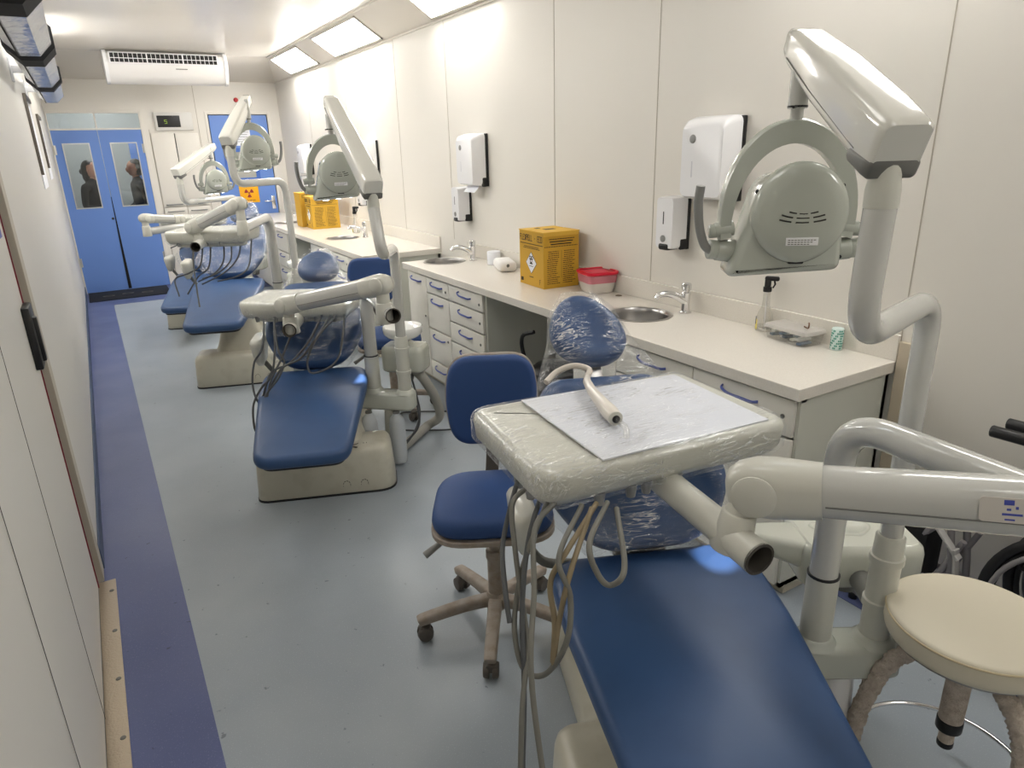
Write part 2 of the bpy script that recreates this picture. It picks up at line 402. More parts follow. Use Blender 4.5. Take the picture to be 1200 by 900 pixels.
# left wall: far leaf, open dark gap, near sliding door panel
bm = BM(); bx(bm, (XL-.1, 3.0, 0), (XL, YF+.05, ZC)); struct('wall_left', bm, WALLG, ang=0)
bm = BM(); bx(bm, (XL-.10, 2.93, 0.02), (XL-.022, 3.0, ZC)); struct('trim_15', bm, DARK, label='dark gap beside the sliding side door', ang=0)
bm = BM(); bx(bm, (XL-.10, 2.985, 0), (XL+.004, 3.09, ZC), .002); struct('trim_16', bm, mat('jamb', srgb(186, 178, 162), .5), label='beige door jamb of the left wall', ang=0)
d = thing('door_1', 'white side door panel', 'door', (XL-.05, 2.2, 0)); del d['category']; d['kind'] = 'structure'
bm = BM(); bx(bm, (XL-.08, YB, .012), (XL-.018, 2.93, ZC), .003); obj('door_panel', bm, WALLG, d, 0)
bm = BM(); bx(bm, (XL-.019, 2.922, .012), (XL-.014, 2.932, ZC)); obj('gasket', bm, REDG, d, 0)
for y0 in (2.12, 1.55):
    bm = BM(); skin(bm, [[bm.verts.new((XL-.016+dx, y0+dy+s*(-.38), z)) for dx, dy in ((0, -.0015), (.001, -.0015), (.001, .0015), (0, .0015))] for z, s in ((.012, 0), (ZC, 0))])
    obj('panel_seam', bm, mat('seam_dark', srgb(70, 64, 56), .7), d, 0)
bm = BM(); bx(bm, (XL-.02, 2.80, .98), (XL+.006, 2.93, 1.20), .006); bx(bm, (XL-.006, 2.84, 1.0), (XL+.018, 2.87, 1.16), .006)
obj('latch', bm, BLACK, d)
bm = BM(); bx(bm, (XL-.018, 2.52, 1.44), (XL-.013, 2.80, 1.57), .001); o = obj('door_notice', bm, [LBLUE, PAPER]); tag(o, 'blue sticker cut by the left edge on the side door', 'sticker')
# baseboards and tread plate
bm = BM(); bx(bm, (XL, 3.09, 0), (XL+.008, YF, .10), .002); struct('baseboard_left', bm, mat('base_blue', srgb(70, 84, 110), .5), ang=0)
bm = BM(); bx(bm, (XL-.018, YB, 0), (XL-.004, 1.55, .10), .002); struct('baseboard_near', bm, mat('base_blue', srgb(70, 84, 110), .5), ang=0)
o = thing('threshold_plate', 'checkered metal threshold plate screwed to the floor under the side door', 'plate', (XL+.02, 2.4, 0))
bm = BM(); bx(bm, (XL-.018, 1.62, .002), (XL+.045, 2.97, .008), .002); obj('tread', bm, TREAD, o)
for i in range(5):
    bm = BM(); lathe(bm, (XL+.028, 1.72+i*.29, .008), [(.009, 0), (.008, .002), (.003, .003)], 10); obj('screw', bm, GREYC, o)

# far wall, split round the two doors
XA1, XA2, HD, ZT = -.245, .765, 2.0, 2.205
RX1, RX2, RZ = 1.57, 2.335, 2.18
bm = BM()
for lo, hi in (((XL-.1, ZT), (XR+.1, ZC)), ((XA2, 0), (RX1, ZT)), ((RX2, 0), (XR+.1, ZT))):
    bx(bm, (lo[0], YF, lo[1]), (hi[0], YF+.06, hi[1]))
struct('wall_far', bm, WALL, ang=0)
for i, (x, z0, z1) in enumerate(((1.44, 0, ZW), (.845, 0, 2.0))):
    bm = BM(); bx(bm, (x-.003, YF-.003, z0), (x+.003, YF+.001, z1)); struct('trim_%d' % (17+i), bm, SEAM, label='thin seam of the end wall', ang=0)
bm = BM()
for lo, hi in (((XA1-.003, 0), (XA1+.012, ZT)), ((XA2-.012, 0), (XA2+.025, ZT+.02)), ((XA1, ZT-.01), (XA2, ZT+.02)), ((XA1, HD), (XA2, HD+.02))):
    bx(bm, (lo[0], YF-.012, lo[1]), (hi[0], YF+.05, hi[1]), .002)
struct('trim_19', bm, WALL, label='frame of the blue double door', ang=0)
bm = BM(); bx(bm, (XA1, YF+.02, HD+.02), (XA2, YF+.026, ZT-.01)); struct('window_1', bm, PANE, label='glass transom above the double door', ang=0)
bm = BM(); bx(bm, (.255, YF-.006, HD+.02), (.275, YF+.03, ZT-.01)); struct('trim_20', bm, WALL, label='mullion of the transom', ang=0)
def leaf(n, x0, x1, wx0, wx1, gap, hinge):
    d = thing(n, 'blue door leaf', 'door', ((x0+x1)/2, YF, 0)); del d['category']; d['kind'] = 'structure'
    bm = BM(); y0, y1 = YF-.004, YF+.036
    for a, b, z0, z1 in ((x0, wx0, .012, HD), (wx1, x1, .012, HD), (wx0, wx1, .012, 1.08), (wx0, wx1, 1.84, HD)):
        bx(bm, (a, y0, z0), (b, y1, z1))
    obj('door_leaf', bm, DOORB, d, 0)
    bm = BM(); t = .012
    for a, b, z0, z1 in ((wx0-t, wx0, 1.08-t, 1.84+t), (wx1, wx1+t, 1.08-t, 1.84+t), (wx0, wx1, 1.08-t, 1.08), (wx0, wx1, 1.84, 1.84+t)):
        bx(bm, (a, y0-.006, z0), (b, y1+.004, z1), .001)
    f = obj('window_frame', bm, ALU, d, 0)
    bm = BM(); bx(bm, (wx0, y0+.016, 1.08), (wx1, y0+.022, 1.84)); obj('pane', bm, PANE, f, 0)
    for z in (.35, 1.72):
        bm = BM(); cyl(bm, (hinge, YF-.014, z), (hinge, YF-.014, z+.11), .011, n=10); bx(bm, (hinge-.02, YF-.01, z), (hinge+.02, YF-.002, z+.11)); obj('hinge', bm, ALU, d)
    return d
d = leaf('door_2', XA1+.014, .262, -.13, .14, 0, XA1+.016)
bm = BM(); lathe(bm, (.235, YF-.004, .93), [(.016, 0), (.016, .01), (.01, .014)], 14, V(0, -1, 0)); obj('lock', bm, BLACK, d)
d = leaf('door_3', .268, XA2-.014, .385, .665, 0, XA2-.016)
bm = BM(); skin(bm, [[bm.verts.new((x, YF-.009, z)) for x, z in ((.246, 0.02), (.284, .02), (.268, 1.2), (.262, 1.2))], [bm.verts.new((x, YF-.005, z)) for x, z in ((.246, 0.02), (.284, .02), (.268, 1.2), (.262, 1.2))]])
struct('trim_21', bm, DARK, label='worn black gap between the two door leaves', ang=0)
# right blue door
d = thing('door_4', 'blue door with small window, sheet and radiation sign', 'door', (1.95, YF, 0)); del d['category']; d['kind'] = 'structure'
bm = BM()
for a, b, z0, z1 in ((RX1+.012, 1.75, .012, RZ-.012), (2.09, RX2-.012, .012, RZ-.012), (1.75, 2.09, .012, 1.36), (1.75, 2.09, 1.70, RZ-.012)):
    bx(bm, (a, YF-.004, z0), (b, YF+.036, z1))
obj('door_leaf', bm, DOORB, d, 0)
bm = BM()
for a, b, z0, z1 in ((1.70, 1.75, 1.31, 1.75), (2.09, 2.14, 1.31, 1.75), (1.75, 2.09, 1.31, 1.36), (1.75, 2.09, 1.70, 1.75)): bx(bm, (a, YF-.014, z0), (b, YF-.003, z1), .002)
f = obj('window_frame', bm, mat('frame_blue', srgb(70, 110, 192), .4), d, 0)
bm = BM(); bx(bm, (1.75, YF+.004, 1.36), (2.09, YF+.012, 1.70)); obj('pane', bm, mat('obscured_pane', srgb(176, 176, 168), .3), f, 0)
bm = BM(); bx(bm, (2.245, YF-.012, .92), (2.295, YF-.003, 1.1), .003); cyl(bm, (2.27, YF-.01, 1.03), (2.27, YF-.06, 1.03), .010, n=12); cyl(bm, (2.275, YF-.055, 1.03), (2.14, YF-.055, 1.035), .010, n=12, bev=.003)
obj('lever_handle', bm, CHROME, d)
bm = BM()
for lo, hi in (((RX1-.035, 0), (RX1, RZ+.035)), ((RX2, 0), (RX2+.035, RZ+.035)), ((RX1, RZ), (RX2, RZ+.035))): bx(bm, (lo[0], YF-.01, lo[1]), (hi[0], YF+.05, hi[1]), .002)
struct('trim_22', bm, WALL, label='frame of the single blue door', ang=0)
bm = BM(); bx(bm, (RX1, YF+.04, 0), (RX2, YF+.05, RZ)); struct('trim_23', bm, ROOMG, label='dim space behind the single door', ang=0)

# vestibule beyond the double door
bm = BM()
bx(bm, (XL-.3, YV, 0), (1.4, YV+.06, ZC)); bx(bm, (1.36, YF+.06, 0), (1.42, YV, ZC)); bx(bm, (XL-.32, YF+.06, 0), (XL-.26, YV, ZC))
struct('wall_beyond', bm, mat('vestibule_wall', srgb(176, 180, 178), .6), ang=0)
bm = BM(); bx(bm, (.70, YV-.05, .02), (1.02, YV-.001, 2.0), .004); struct('door_5', bm, DOORB, label='blue door seen through the glass', ang=0)

o = thing('ceiling_light', 'added light panel brightening the room beyond the double door', 'light', (.4, 11.6, ZC-.03))  # added lamp, lifts the brightness seen through the door glass
bm = BM(); bx(bm, (.1, 11.0, ZC-.03), (.7, 12.2, ZC-.002), .003); obj('frame', bm, WHITEP, o)
bm = BM(); bx(bm, (.12, 11.02, ZC-.036), (.68, 12.18, ZC-.029)); obj('diffuser', bm, mat('light_diffuser_c', (1, 1, 1), .5, emit=(1, 1, 1, 4.5)), o, 0)
# person behind the glass
def person(name, label, loc, rz, H, hairlong, shirt, sk, armbend):
    p = thing(name, label, 'person', loc, rz); Mt = MW[p.name]; k = H/1.7
    def L(x, y, z): return Mt @ V(x*k, y*k, z*k)
    me = bpy.data.meshes.new('body'); vs = []; es = []; rad = []
    def v(x, y, z, r, r2=None):
        vs.append((x*k, y*k, z*k)); rad.append((r*k, (r2 or r)*k)); return len(vs)-1
    pel = v(0, 0, .95, .135, .10); wa = v(0, 0, 1.10, .12, .085); ch = v(0, .005, 1.28, .145, .10); up_ = v(0, .01, 1.40, .11, .075); nk = v(0, -.005, 1.48, .052); hd = v(0, -.01, 1.55, .05)
    es += [(pel, wa), (wa, ch), (ch, up_), (up_, nk), (nk, hd)]
    for s in (-1, 1):
        sh = v(s*.18, 0, 1.39, .055); el = v(s*.23, .01, 1.12, .042); wr = v(s*(.23-armbend*.1), -.24*armbend, 1.12-.24*(1-armbend)+.04*armbend, .028); hn = v(s*(.23-armbend*.14), -.24*armbend-.05*armbend, 1.12-.33*(1-armbend)+.06*armbend, .026)
        es += [(up_, sh), (sh, el), (el, wr), (wr, hn)]
        hp = v(s*.09, 0, .88, .085); kn = v(s*.1, -.01, .49, .058); an = v(s*.1, .02, .09, .04); ft = v(s*.11, -.12, .035, .035)
        es += [(pel, hp), (hp, kn), (kn, an), (an, ft)]
    me.from_pydata(vs, es, []); me.update()
    o = bpy.data.objects.new('body', me); C.objects.link(o); o.parent = p
    me.skin_vertices.new(name='s') if hasattr(me.skin_vertices, 'new') else None
    m = o.modifiers.new('skin', 'SKIN'); m.use_smooth_shade = True
    for i, d in enumerate(o.data.skin_vertices[0].data): d.radius = rad[i]; d.use_root = (i == 0)
    s = o.modifiers.new('sub', 'SUBSURF'); s.levels = 1; s.render_levels = 2
    me.materials.append(shirt); MW[o.name] = Mt
    # head with face
    bm = BM(); ce = V(0, -.015, 1.62)
    bmesh.ops.create_uvsphere(bm, u_segments=24, v_segments=18, radius=1)
    for q in bm.verts:
        x, y, z = q.co
        w = .076*(1-.22*max(0, -z)); q.co = V(x*w, y*.096*(1-.12*max(0, -z)), z*.118)
        if y < -.75 and abs(x) < .3 and -.35 < z < .1: q.co.y -= .022*(1-abs(x)/.3)          # nose
        if y < -.5 and z < -.6: q.co.y -= .012                                             # chin
        if y < -.7 and .05 < z < .25 and .2 < abs(x) < .5: q.co.y += .008                   # eye sockets
        if y < -.7 and -.55 < z < -.42 and abs(x) < .35: q.co.y -= .005                     # lips
    bm.transform(Matrix.Translation(ce)); 
    for s_ in (-1, 1):
        r = bmesh.ops.create_uvsphere(bm, u_segments=8, v_segments=6, radius=.02)
        for q in r['verts']: q.co = V(q.co.x*.4+s_*.076, q.co.y*.8-.005, q.co.z*1.5+1.615)
    cyl(bm, (0, -.005, 1.44), (0, -.01, 1.56), .05, .046, 14)
    bm.transform(Matrix.Scale(k, 4)); bm.transform(Mt); obj('head', bm, sk, p, 80)
    bm = BM(); r = bmesh.ops.create_uvsphere(bm, u_segments=24, v_segments=18, radius=1)
    for q in bm.verts:
        x, y, z = q.co; q.co = V(x*.086, y*.106+.012, z*.124+1.632)
        if y < -.35 and z < .45: q.co.y = .03+.01*y
    if hairlong: 
        for q in bm.verts:
            if q.co.z < 1.62 and q.co.y > 0: q.co.z -= .09
        r = bmesh.ops.create_uvsphere(bm, u_segments=12, v_segments=8, radius=.045)
        for q in r['verts']: q.co = q.co + V(0, .115, 1.60)
    bm.transform(Matrix.Scale(k, 4)); bm.transform(Mt); obj('hair', bm, HAIR, p, 80)
    # hands with fingers, at the wrists
    for s in (-1, 1):
        bm = BM(); w = V(s*(.23-armbend*.14)*k, (-.24*armbend-.05*armbend)*k, (1.12-.33*(1-armbend)+.06*armbend)*k)
        d = V(-s*.3*armbend, -armbend, -(1-armbend)+.05).normalized(); a, b = frame(d)
        bx(bm, (-.035, -.014, 0), (.035, .014, .08), .012, M=basis(w, a, b, d))
        for i in range(4):
            st = w+a*(-.026+i*.0175)+d*.07; L_ = (.06, .07, .066, .052)[i]
            tube(bm, [st, st+d*L_*.5-b*.004, st+d*L_-b*.018], .0085, 8, 3)
        tube(bm, [w+a*.03+d*.02, w+a*.055+d*.045, w+a*.06+d*.075], .010, 8, 3)
        bm.transform(Mt); obj('hand', bm, sk, p, 80)
    bm = BM()
    for s in (-1, 1): bx(bm, (s*.11-.05, -.2, 0), (s*.11+.05, .08, .07), .025)
    bm.transform(Matrix.Scale(k, 4)); bm.transform(Mt); obj('shoes', bm, BLACK, p)
    bm = BM()
    for s in (-1, 1):
        R = [[bm.verts.new((s*cx*k+x*k, cy*k+y*k, z*k)) for x, y in circ(r, 14)] for cx, cy, z, r in ((.075, 0, .97, .105), (.095, 0, .8, .1), (.1, -.01, .49, .075), (.1, .015, .07, .062))]
        skin(bm, R)
    bm.transform(Mt); obj('trousers', bm, JEANS, p)
    return p
person('person', 'person in black top with dark hair, seen through the left door window', (.10, 11.05, 0), math.radians(52), 1.60, True, mat('black_shirt', (.012, .012, .014), .8), SKIN, .8)
person('person', 'person in black with short dark hair in profile behind the right door window', (.64, 11.1, 0), math.radians(-75), 1.60, False, mat('black_shirt', (.012, .012, .014), .8), SKIND, .6)

# ------------------------------------------------------------------ ceiling lights on the cove
EL = .20
bm = BM(); prism(bm, [(XL, ZW), (XL+EL, ZC), (XL, ZC)], YB, YF-1.0); struct('trim_24', bm, COVE, label='sloping cove panel along the left wall', ang=0)
lu = V(-EL, 0, -(ZC-ZW)).normalized(); ln = V(ZC-ZW, 0, -EL).normalized()
cu = V(EC, 0, -(ZC-ZW)).normalized()          # down the slope
cn = V(-(ZC-ZW), 0, -EC).normalized()         # into the room
def cove_light(y0, y1, label, pw=8.5, left=False):
    o = thing('ceiling_light', label, 'light', (XL+.1 if left else XR-.15, (y0+y1)/2, ZC-.1), 0, 'light panels in the left cove above the frame' if left else 'square light panels in the sloping cove')
    L = .30; W = y1-y0
    if left:
        A = V(XL+EL, 0, ZC)+lu*.02; L = .22; Mx = basis(A+V(0, y1, 0)+ln*.001, lu, V(0, -1, 0), ln)
    else:
        A = V(XR-EC, 0, ZC)+cu*.03; Mx = basis(A+V(0, y0, 0)+cn*.001, cu, V(0, 1, 0), cn)
    bm = BM()
    for a, b, c, d in ((0, L, 0, .022), (0, L, W-.022, W), (0, .018, 0, W), (L-.018, L, 0, W)): bx(bm, (a, c, 0), (b, d, .014), .002, M=Mx)
    obj('frame', bm, mat('light_frame', srgb(205, 200, 190), .35, .3), o, 0)
    bm = BM(); bx(bm, (.018, .022, 0), (L-.018, W-.022, .007), M=Mx); obj('diffuser', bm, mat('light_diffuser_%g' % pw, (1, 1, 1), .5, emit=(1, .975, .93, pw)), o, 0)
cove_light(8.17, 9.36, 'glowing square light panel farthest along the cove, nearest the end wall', 10.5)
cove_light(6.25, 7.58, 'glowing square light panel second from the end wall, largest fully visible one', 10.5)
cove_light(4.25, 5.22, 'glowing light panel cut by the top edge of the photo', 5.5)
for y in (.9, -1.2): cove_light(y, y+1.1, 'light panel of the cove beyond the frame', 6)
for y, pw in ((3.2, 11), (5.2, 14), (7.2, 15)): cove_light(y, y+1.1, 'light panel of the left cove above the frame', pw, True)
# fill panels added to the ceiling for more light, outside the picture
for i, y in enumerate((-.9, 1.0)):
    o = thing('ceiling_light', 'added flush fill light on the ceiling beyond the frame', 'light', (.6, y+.5, ZC-.02), 0, 'added flush fill lights beyond the frame')
    bm = BM(); bx(bm, (.45, y, ZC-.02), (.95, y+1.0, ZC-.001), .003); obj('frame', bm, WHITEP, o)
    bm = BM(); bx(bm, (.47, y+.02, ZC-.026), (.93, y+.98, ZC-.019)); obj('diffuser', bm, mat('light_diffuser_b', (1, 1, 1), .5, emit=(1, .975, .93, 1.6)), o, 0)

# ------------------------------------------------------------------ air conditioner
def aircon():
    D = 8.85
    o = thing('air_conditioner', 'white air conditioner hung under the cove above the double door', 'air conditioner', (.97, 9.25, 2.5))
    x0, x1 = .43, 1.69; y = 9.15
    # profile in (y, z): slanted front, hung below the cove
    P = [(y+.05, 2.765), (y, 2.735), (y-.02, 2.64), (y+.02, 2.54), (y+.08, 2.46), (y+.16, 2.44), (y+.42, 2.60), (y+.42, 2.68), (y+.2, 2.765)]
    bm = BM(); skin(bm, [[bm.verts.new((x, a, b)) for a, b in P] for x in (x0+.03, x1-.03)]); body = obj('casing', bm, mat('ac_white', srgb(226, 224, 222), .3), o)
    for xa, xb in ((x0, x0+.035), (x1-.035, x1)):
        bm = BM(); Q = roundpoly([(a+(a-y-.2)*.06, b+(b-2.57)*.06, .02) for a, b in P], 3); skin(bm, [[bm.verts.new((x, a, b)) for a, b in Q] for x in (xa, xb)]); obj('end_cap', bm, WHITEP, o)
    # grille at the top of the front
    A = V(x0+.06, y-.002, 2.70); B = V(x0+.06, y-.022, 2.60)
    bm = BM(); w = x1-x0-.17
    bx(bm, (x0+.06, y-.018, 2.635), (x0+.06+w, y+.004, 2.745)); g = obj('grille', bm, mat('grille_dark', (.02, .02, .02), .7), o, 0)
    bm = BM()
    for i in range(3): bx(bm, (x0+.055, y-.030, 2.632+i*.053), (x0+.065+w, y-.018, 2.639+i*.053), .001)
    for i in range(3*8+1):
        t = .012 if i % 8 == 0 else .005
        bx(bm, (x0+.06+w*i/24-t/2, y-.031, 2.633), (x0+.06+w*i/24+t/2, y-.018, 2.747), .001)
    obj('slats', bm, WHITEP, g, 0)
    bm = BM(); bx(bm, (x0+.7, y-.024, 2.588), (x0+.82, y-.015, 2.596)); obj('nameplate', bm, GREYC, o)
aircon()

# ------------------------------------------------------------------ things on the end wall
o = thing('led_display', 'wall panel with black screen showing a green 5 between the doors', 'display', (1.14, YF, 1.98))
bm = BM(); bx(bm, (.925, YF-.035, 1.985), (1.375, YF-.001, 2.205), .008); obj('casing', bm, mat('display_case', srgb(214, 212, 208), .4), o)
bm = BM(); bx(bm, (.955, YF-.040, 2.025), (1.225, YF-.034, 2.165), .003); sc = obj('screen', bm, BLACK, o)
bm = BM(); text(bm, '5', (1.04, YF-.041, 2.07), (1, 0, 0), (0, 0, 1), .042, .036, .12); obj('digit', bm, mat('green_led', (.25, .4, .05), .5, emit=(.4, .5, .04, .18)), sc)
# tall built-in cupboard with lower doors
o = thing('wall_cupboard', 'white built-in cupboard with grey handles between the blue doors', 'cupboard', (1.13, YF, 0))
for x0, x1 in ((.85, 1.128), (1.134, 1.42)):
    for z0, z1 in ((.06, 1.02), (1.03, 1.95)):
        bm = BM(); bx(bm, (x0+.003, YF-.018, z0), (x1-.003, YF-.001, z1), .003); dd = obj('cupboard_door', bm, WALL, o)
        zh = 1.06 if z0 > 1 else .97; cx = (x0+x1)/2
        bm = BM(); tube(bm, [(cx-.1, YF-.02, zh), (cx-.09, YF-.045, zh), (cx+.09, YF-.045, zh), (cx+.1, YF-.02, zh)], .007, 8); obj('handle', bm, HGREY, dd)
bm = BM(); bx(bm, (1.129, YF-.0195, 1.03), (1.133, YF-.010, 1.95)); obj('door_gap', bm, DARK, o, 0)
o = thing('alarm_button', 'small red button high on the end wall above the single door', 'button', (1.96, YF, 2.34))
bm = BM(); lathe(bm, (1.96, YF-.001, 2.36), [(.03, 0), (.03, .012), (.022, .022), (.005, .025)], 16, V(0, -1, 0)); obj('cap', bm, REDDOT, o)
o = thing('warning_sign', 'orange radiation warning sign on the single blue door', 'sign', (1.955, YF, 1.02))
bm = BM(); bx(bm, (1.83, YF-.009, 1.025), (2.085, YF-.005, 1.285), .001); obj('plate', bm, ORANGE, o)
bm = BM()
for a in (-30, 90, 210):
    a = a+60; P = []
    for r in (.018, .062):
        rng = range(-28, 29, 8) if r > .02 else range(28, -29, -8)
        P += [(1.955+r*math.cos(math.radians(a+q+0)), 1.155+r*math.sin(math.radians(a+q))) for q in rng]
    skin(bm, [[bm.verts.new((x, YF-.0105, z)) for x, z in P], [bm.verts.new((x, YF-.009, z)) for x, z in P]])
lathe(bm, (1.955, YF-.009, 1.155), [(.012, 0), (.012, .0015)], 12, V(0, -1, 0)); obj('trefoil', bm, MAROON, o, 0)
bm = BM(); text(bm, 'ATENCAO', (1.868, YF-.009, 1.242), (1, 0, 0), (0, 0, 1), .026, .0255, .2); text(bm, 'RADIACAO', (1.885, YF-.009, 1.048), (1, 0, 0), (0, 0, 1), .014, .018, .2); obj('lettering', bm, INK, o, 0)
o = thing('paper_notice', 'white printed sheet taped high on the single blue door', 'notice', (1.99, YF, 1.78))
bm = BM(); bx(bm, (1.88, YF-.007, 1.78), (2.08, YF-.005, 2.02)); obj('sheet', bm, PAPER, o, 0)
bm = BM()
for i in range(5): bx(bm, (1.90, YF-.0078, 1.83+i*.03), (2.06-.02*(i % 2), YF-.007, 1.836+i*.03))
obj('lettering', bm, mat('grey_ink', srgb(130, 130, 135), .6), o, 0)
o = thing('light_switch', 'small white wall switch beside the single blue door', 'switch', (2.42, YF, 1.2))
bm = BM(); bx(bm, (2.395, YF-.01, 1.19), (2.455, YF-.001, 1.29), .003); obj('plate', bm, WALL, o)
bm = BM(); bx(bm, (2.415, YF-.014, 1.22), (2.435, YF-.009, 1.26), .002); obj('rocker', bm, WHITEP, o)
# notices on the left wall
for y0, y1, z0, z1, lb in ((6.1, 6.75, 1.47, 2.08, 'white sheet with dark top edge on the left wall, nearer one'), (7.6, 8.2, 1.5, 2.02, 'white sheet on the left wall beside the double door, farther one')):
    o = thing('paper_notice', lb, 'notice', (XL, (y0+y1)/2, z0))
    bm = BM(); bx(bm, (XL+.001, y0, z0), (XL+.006, y1, z1), .001); obj('sheet', bm, PAPER, o, 0)
    bm = BM(); bx(bm, (XL+.001, y0-.015, z0+.1), (XL+.02, y0-.001, z1+.03), .002); bx(bm, (XL+.001, y0, z1), (XL+.02, y1, z1+.03), .002); obj('frame', bm, mat('frame_dark', srgb(90, 84, 76), .5), o, 0)
o = thing('door_mat', 'dark patterned mat at the foot of the blue double door', 'mat', (.2, 10.0, 0))
bm = BM(); bx(bm, (-.22, 9.72, .002), (.70, 10.37, .014), .005); obj('pile', bm, MATD, o)
bm = BM()
for i in range(3):
    c = V(.0+i*.22, 10.0+.05*(i % 2), .0142); R = [[bm.verts.new(c+V(x, y*.6, z)) for x, y in circ(r, 16)] for r, z in ((.07, 0), (.07, .001), (.05, .001), (.05, 0))]; skin(bm, R+[R[0]], False)
obj('motif', bm, mat('mat_motif', srgb(110, 106, 96), .9), o)

# octagonal metal housings high on the left
def octa(y0, y1, label, band):
    cx, cz = -.092, 2.185
    o = thing('metal_housing', label, 'housing', (cx, (y0+y1)/2, cz-.1), 0, 'octagonal metal housings high on the left wall')
    def oc(r, ph=22.5): return [(cx+r*math.cos(math.radians(45*i+ph)), cz+r*math.sin(math.radians(45*i+ph))) for i in range(8)]
    bm = BM(); skin(bm, [[bm.verts.new((x, y, z)) for x, z in oc(.094)] for y in (y0+.02, y1-.02)]); obj('shell', bm, SILVER, o, 20)
    bm = BM(); skin(bm, [[bm.verts.new((x, y, z)) for x, z in oc(r)] for y, r in ((y0, .094), (y0, .106), (y0+band, .106), (y0+band, .094))]); obj('end_band', bm, BLACKF, o, 20)
    bm = BM(); bx(bm, (cx-.045, y0+band, cz-.0905), (cx-.04, y1-.03, cz-.085)); obj('joint_line', bm, DARK, o, 0)
    bm = BM(); bx(bm, (XL+.0, y1-.20, cz-.02), (cx-.03, y1-.17, cz+.02), .004); bx(bm, (XL, y1-.22, cz-.07), (XL+.012, y1-.15, cz+.06), .004); obj('bracket', bm, WHITEP, o)
octa(1.35, 2.52, 'silver octagonal metal housing with black bands, nearest and cut by the top left corner', .10)
octa(2.55, 3.88, 'silver octagonal metal housing between the black bands, second from the top left corner', .22)
octa(3.92, 5.5, 'silver octagonal metal housing in the middle of the left row', .25)
octa(5.55, 6.95, 'small silver octagonal metal housing farthest along the left wall', .12)

# ------------------------------------------------------------------ counters
ZT_ = .871; TH = .045
def wavy_handle(bm, x, yc, z, L=.15):
    """curved bar on a front that faces -x"""
    P = [V(x, yc-L/2, z+.012), V(x-.022, yc-L/2+.012, z+.010), V(x-.026, yc-L*.2, z-.003), V(x-.026, yc+L*.2, z-.002), V(x-.022, yc+L/2-.012, z+.008), V(x, yc+L/2, z+.010)]
    P[0], P[1], P[4], P[5] = V(x, yc-L/2, z-.006), V(x-.020, yc-L/2+.012, z-.006), V(x-.020, yc+L/2-.012, z+.010), V(x, yc+L/2, z+.012)
    sweep(bm, spline(P, 5), [(a*.8, b*1.3) for a, b in circ(.0048, 8)])
def front(par, kind, x, y0, y1, z0, z1, hz=None):
    g = .003
    bm = BM(); bx(bm, (x-.018, y0+g, z0+g), (x, y1-g, z1-g), .0025); d = obj(kind, bm, CABW, par)
    bm = BM(); wavy_handle(bm, x-.018, (y0+y1)/2+.0, (hz if hz is not None else z1-.045), min(.17, (y1-y0)*.5)); obj('handle', bm, HBLUE, d)
    bm = BM(); lathe(bm, (x-.018, y0+.045, (z1-.07 if z1-z0 < .2 else z1-.30)), [(.009, 0), (.009, .003), (.006, .005)], 12, V(-1, 0, 0)); obj('lock', bm, GREYC, d)
    return d
def cabinet(label, x, y0, y1, cols, group='white cabinets under the near worktop'):
    o = thing('base_cabinet', label, 'cabinet', ((x+XR)/2, (y0+y1)/2, 0), 0, group)
    bm = BM(); t = .016
    bx(bm, (x, y0, .05), (XR-.01, y0+t, .822)); bx(bm, (x, y1-t, .05), (XR-.01, y1, .822)); bx(bm, (x, y0, .05), (XR-.01, y1, .07)); bx(bm, (x+.002, y0, .805), (x+.03, y1, .822)); bx(bm, (XR-.03, y0, .05), (XR-.01, y1, .822))
    for c0, c1, rows in cols:
        if c0 > y0+.01: bx(bm, (x, c0-t/2, .07), (XR-.03, c0+t/2, .805))
    obj('carcass', bm, CABS, o, 0)
    bm = BM(); bx(bm, (x+.04, y0+.01, .002), (XR-.04, y1-.01, .05)); obj('plinth', bm, mat('plinth', srgb(196, 188, 170), .5), o, 0)
    for c0, c1, rows in cols:
        for z0, z1, k in rows: front(o, k, x, c0, c1, z0, z1)
    return o
FX = 1.985
cabinet('white cabinet with drawers at the near end of the counter', FX, 1.39, 2.72, [(1.40, 1.885, [(.67, .815, 'drawer'), (.06, .665, 'door')]), (1.885, 2.37, [(.67, .815, 'drawer'), (.06, .665, 'door')]), (2.37, 2.71, [(.06, .815, 'door')])])
cabinet('white cabinet with five drawers and tall door at the far end of the near counter', FX, 3.64, 4.845, [
    (3.66, 4.14, [(.70, .815, 'drawer'), (.56, .695, 'drawer'), (.42, .555, 'drawer'), (.28, .415, 'drawer'), (.06, .275, 'drawer')]),
    (4.14, 4.50, [(.70, .815, 'drawer'), (.44, .695, 'door'), (.20, .435, 'door'), (.06, .195, 'drawer')]), (4.50, 4.835, [(.06, .815, 'door')])])
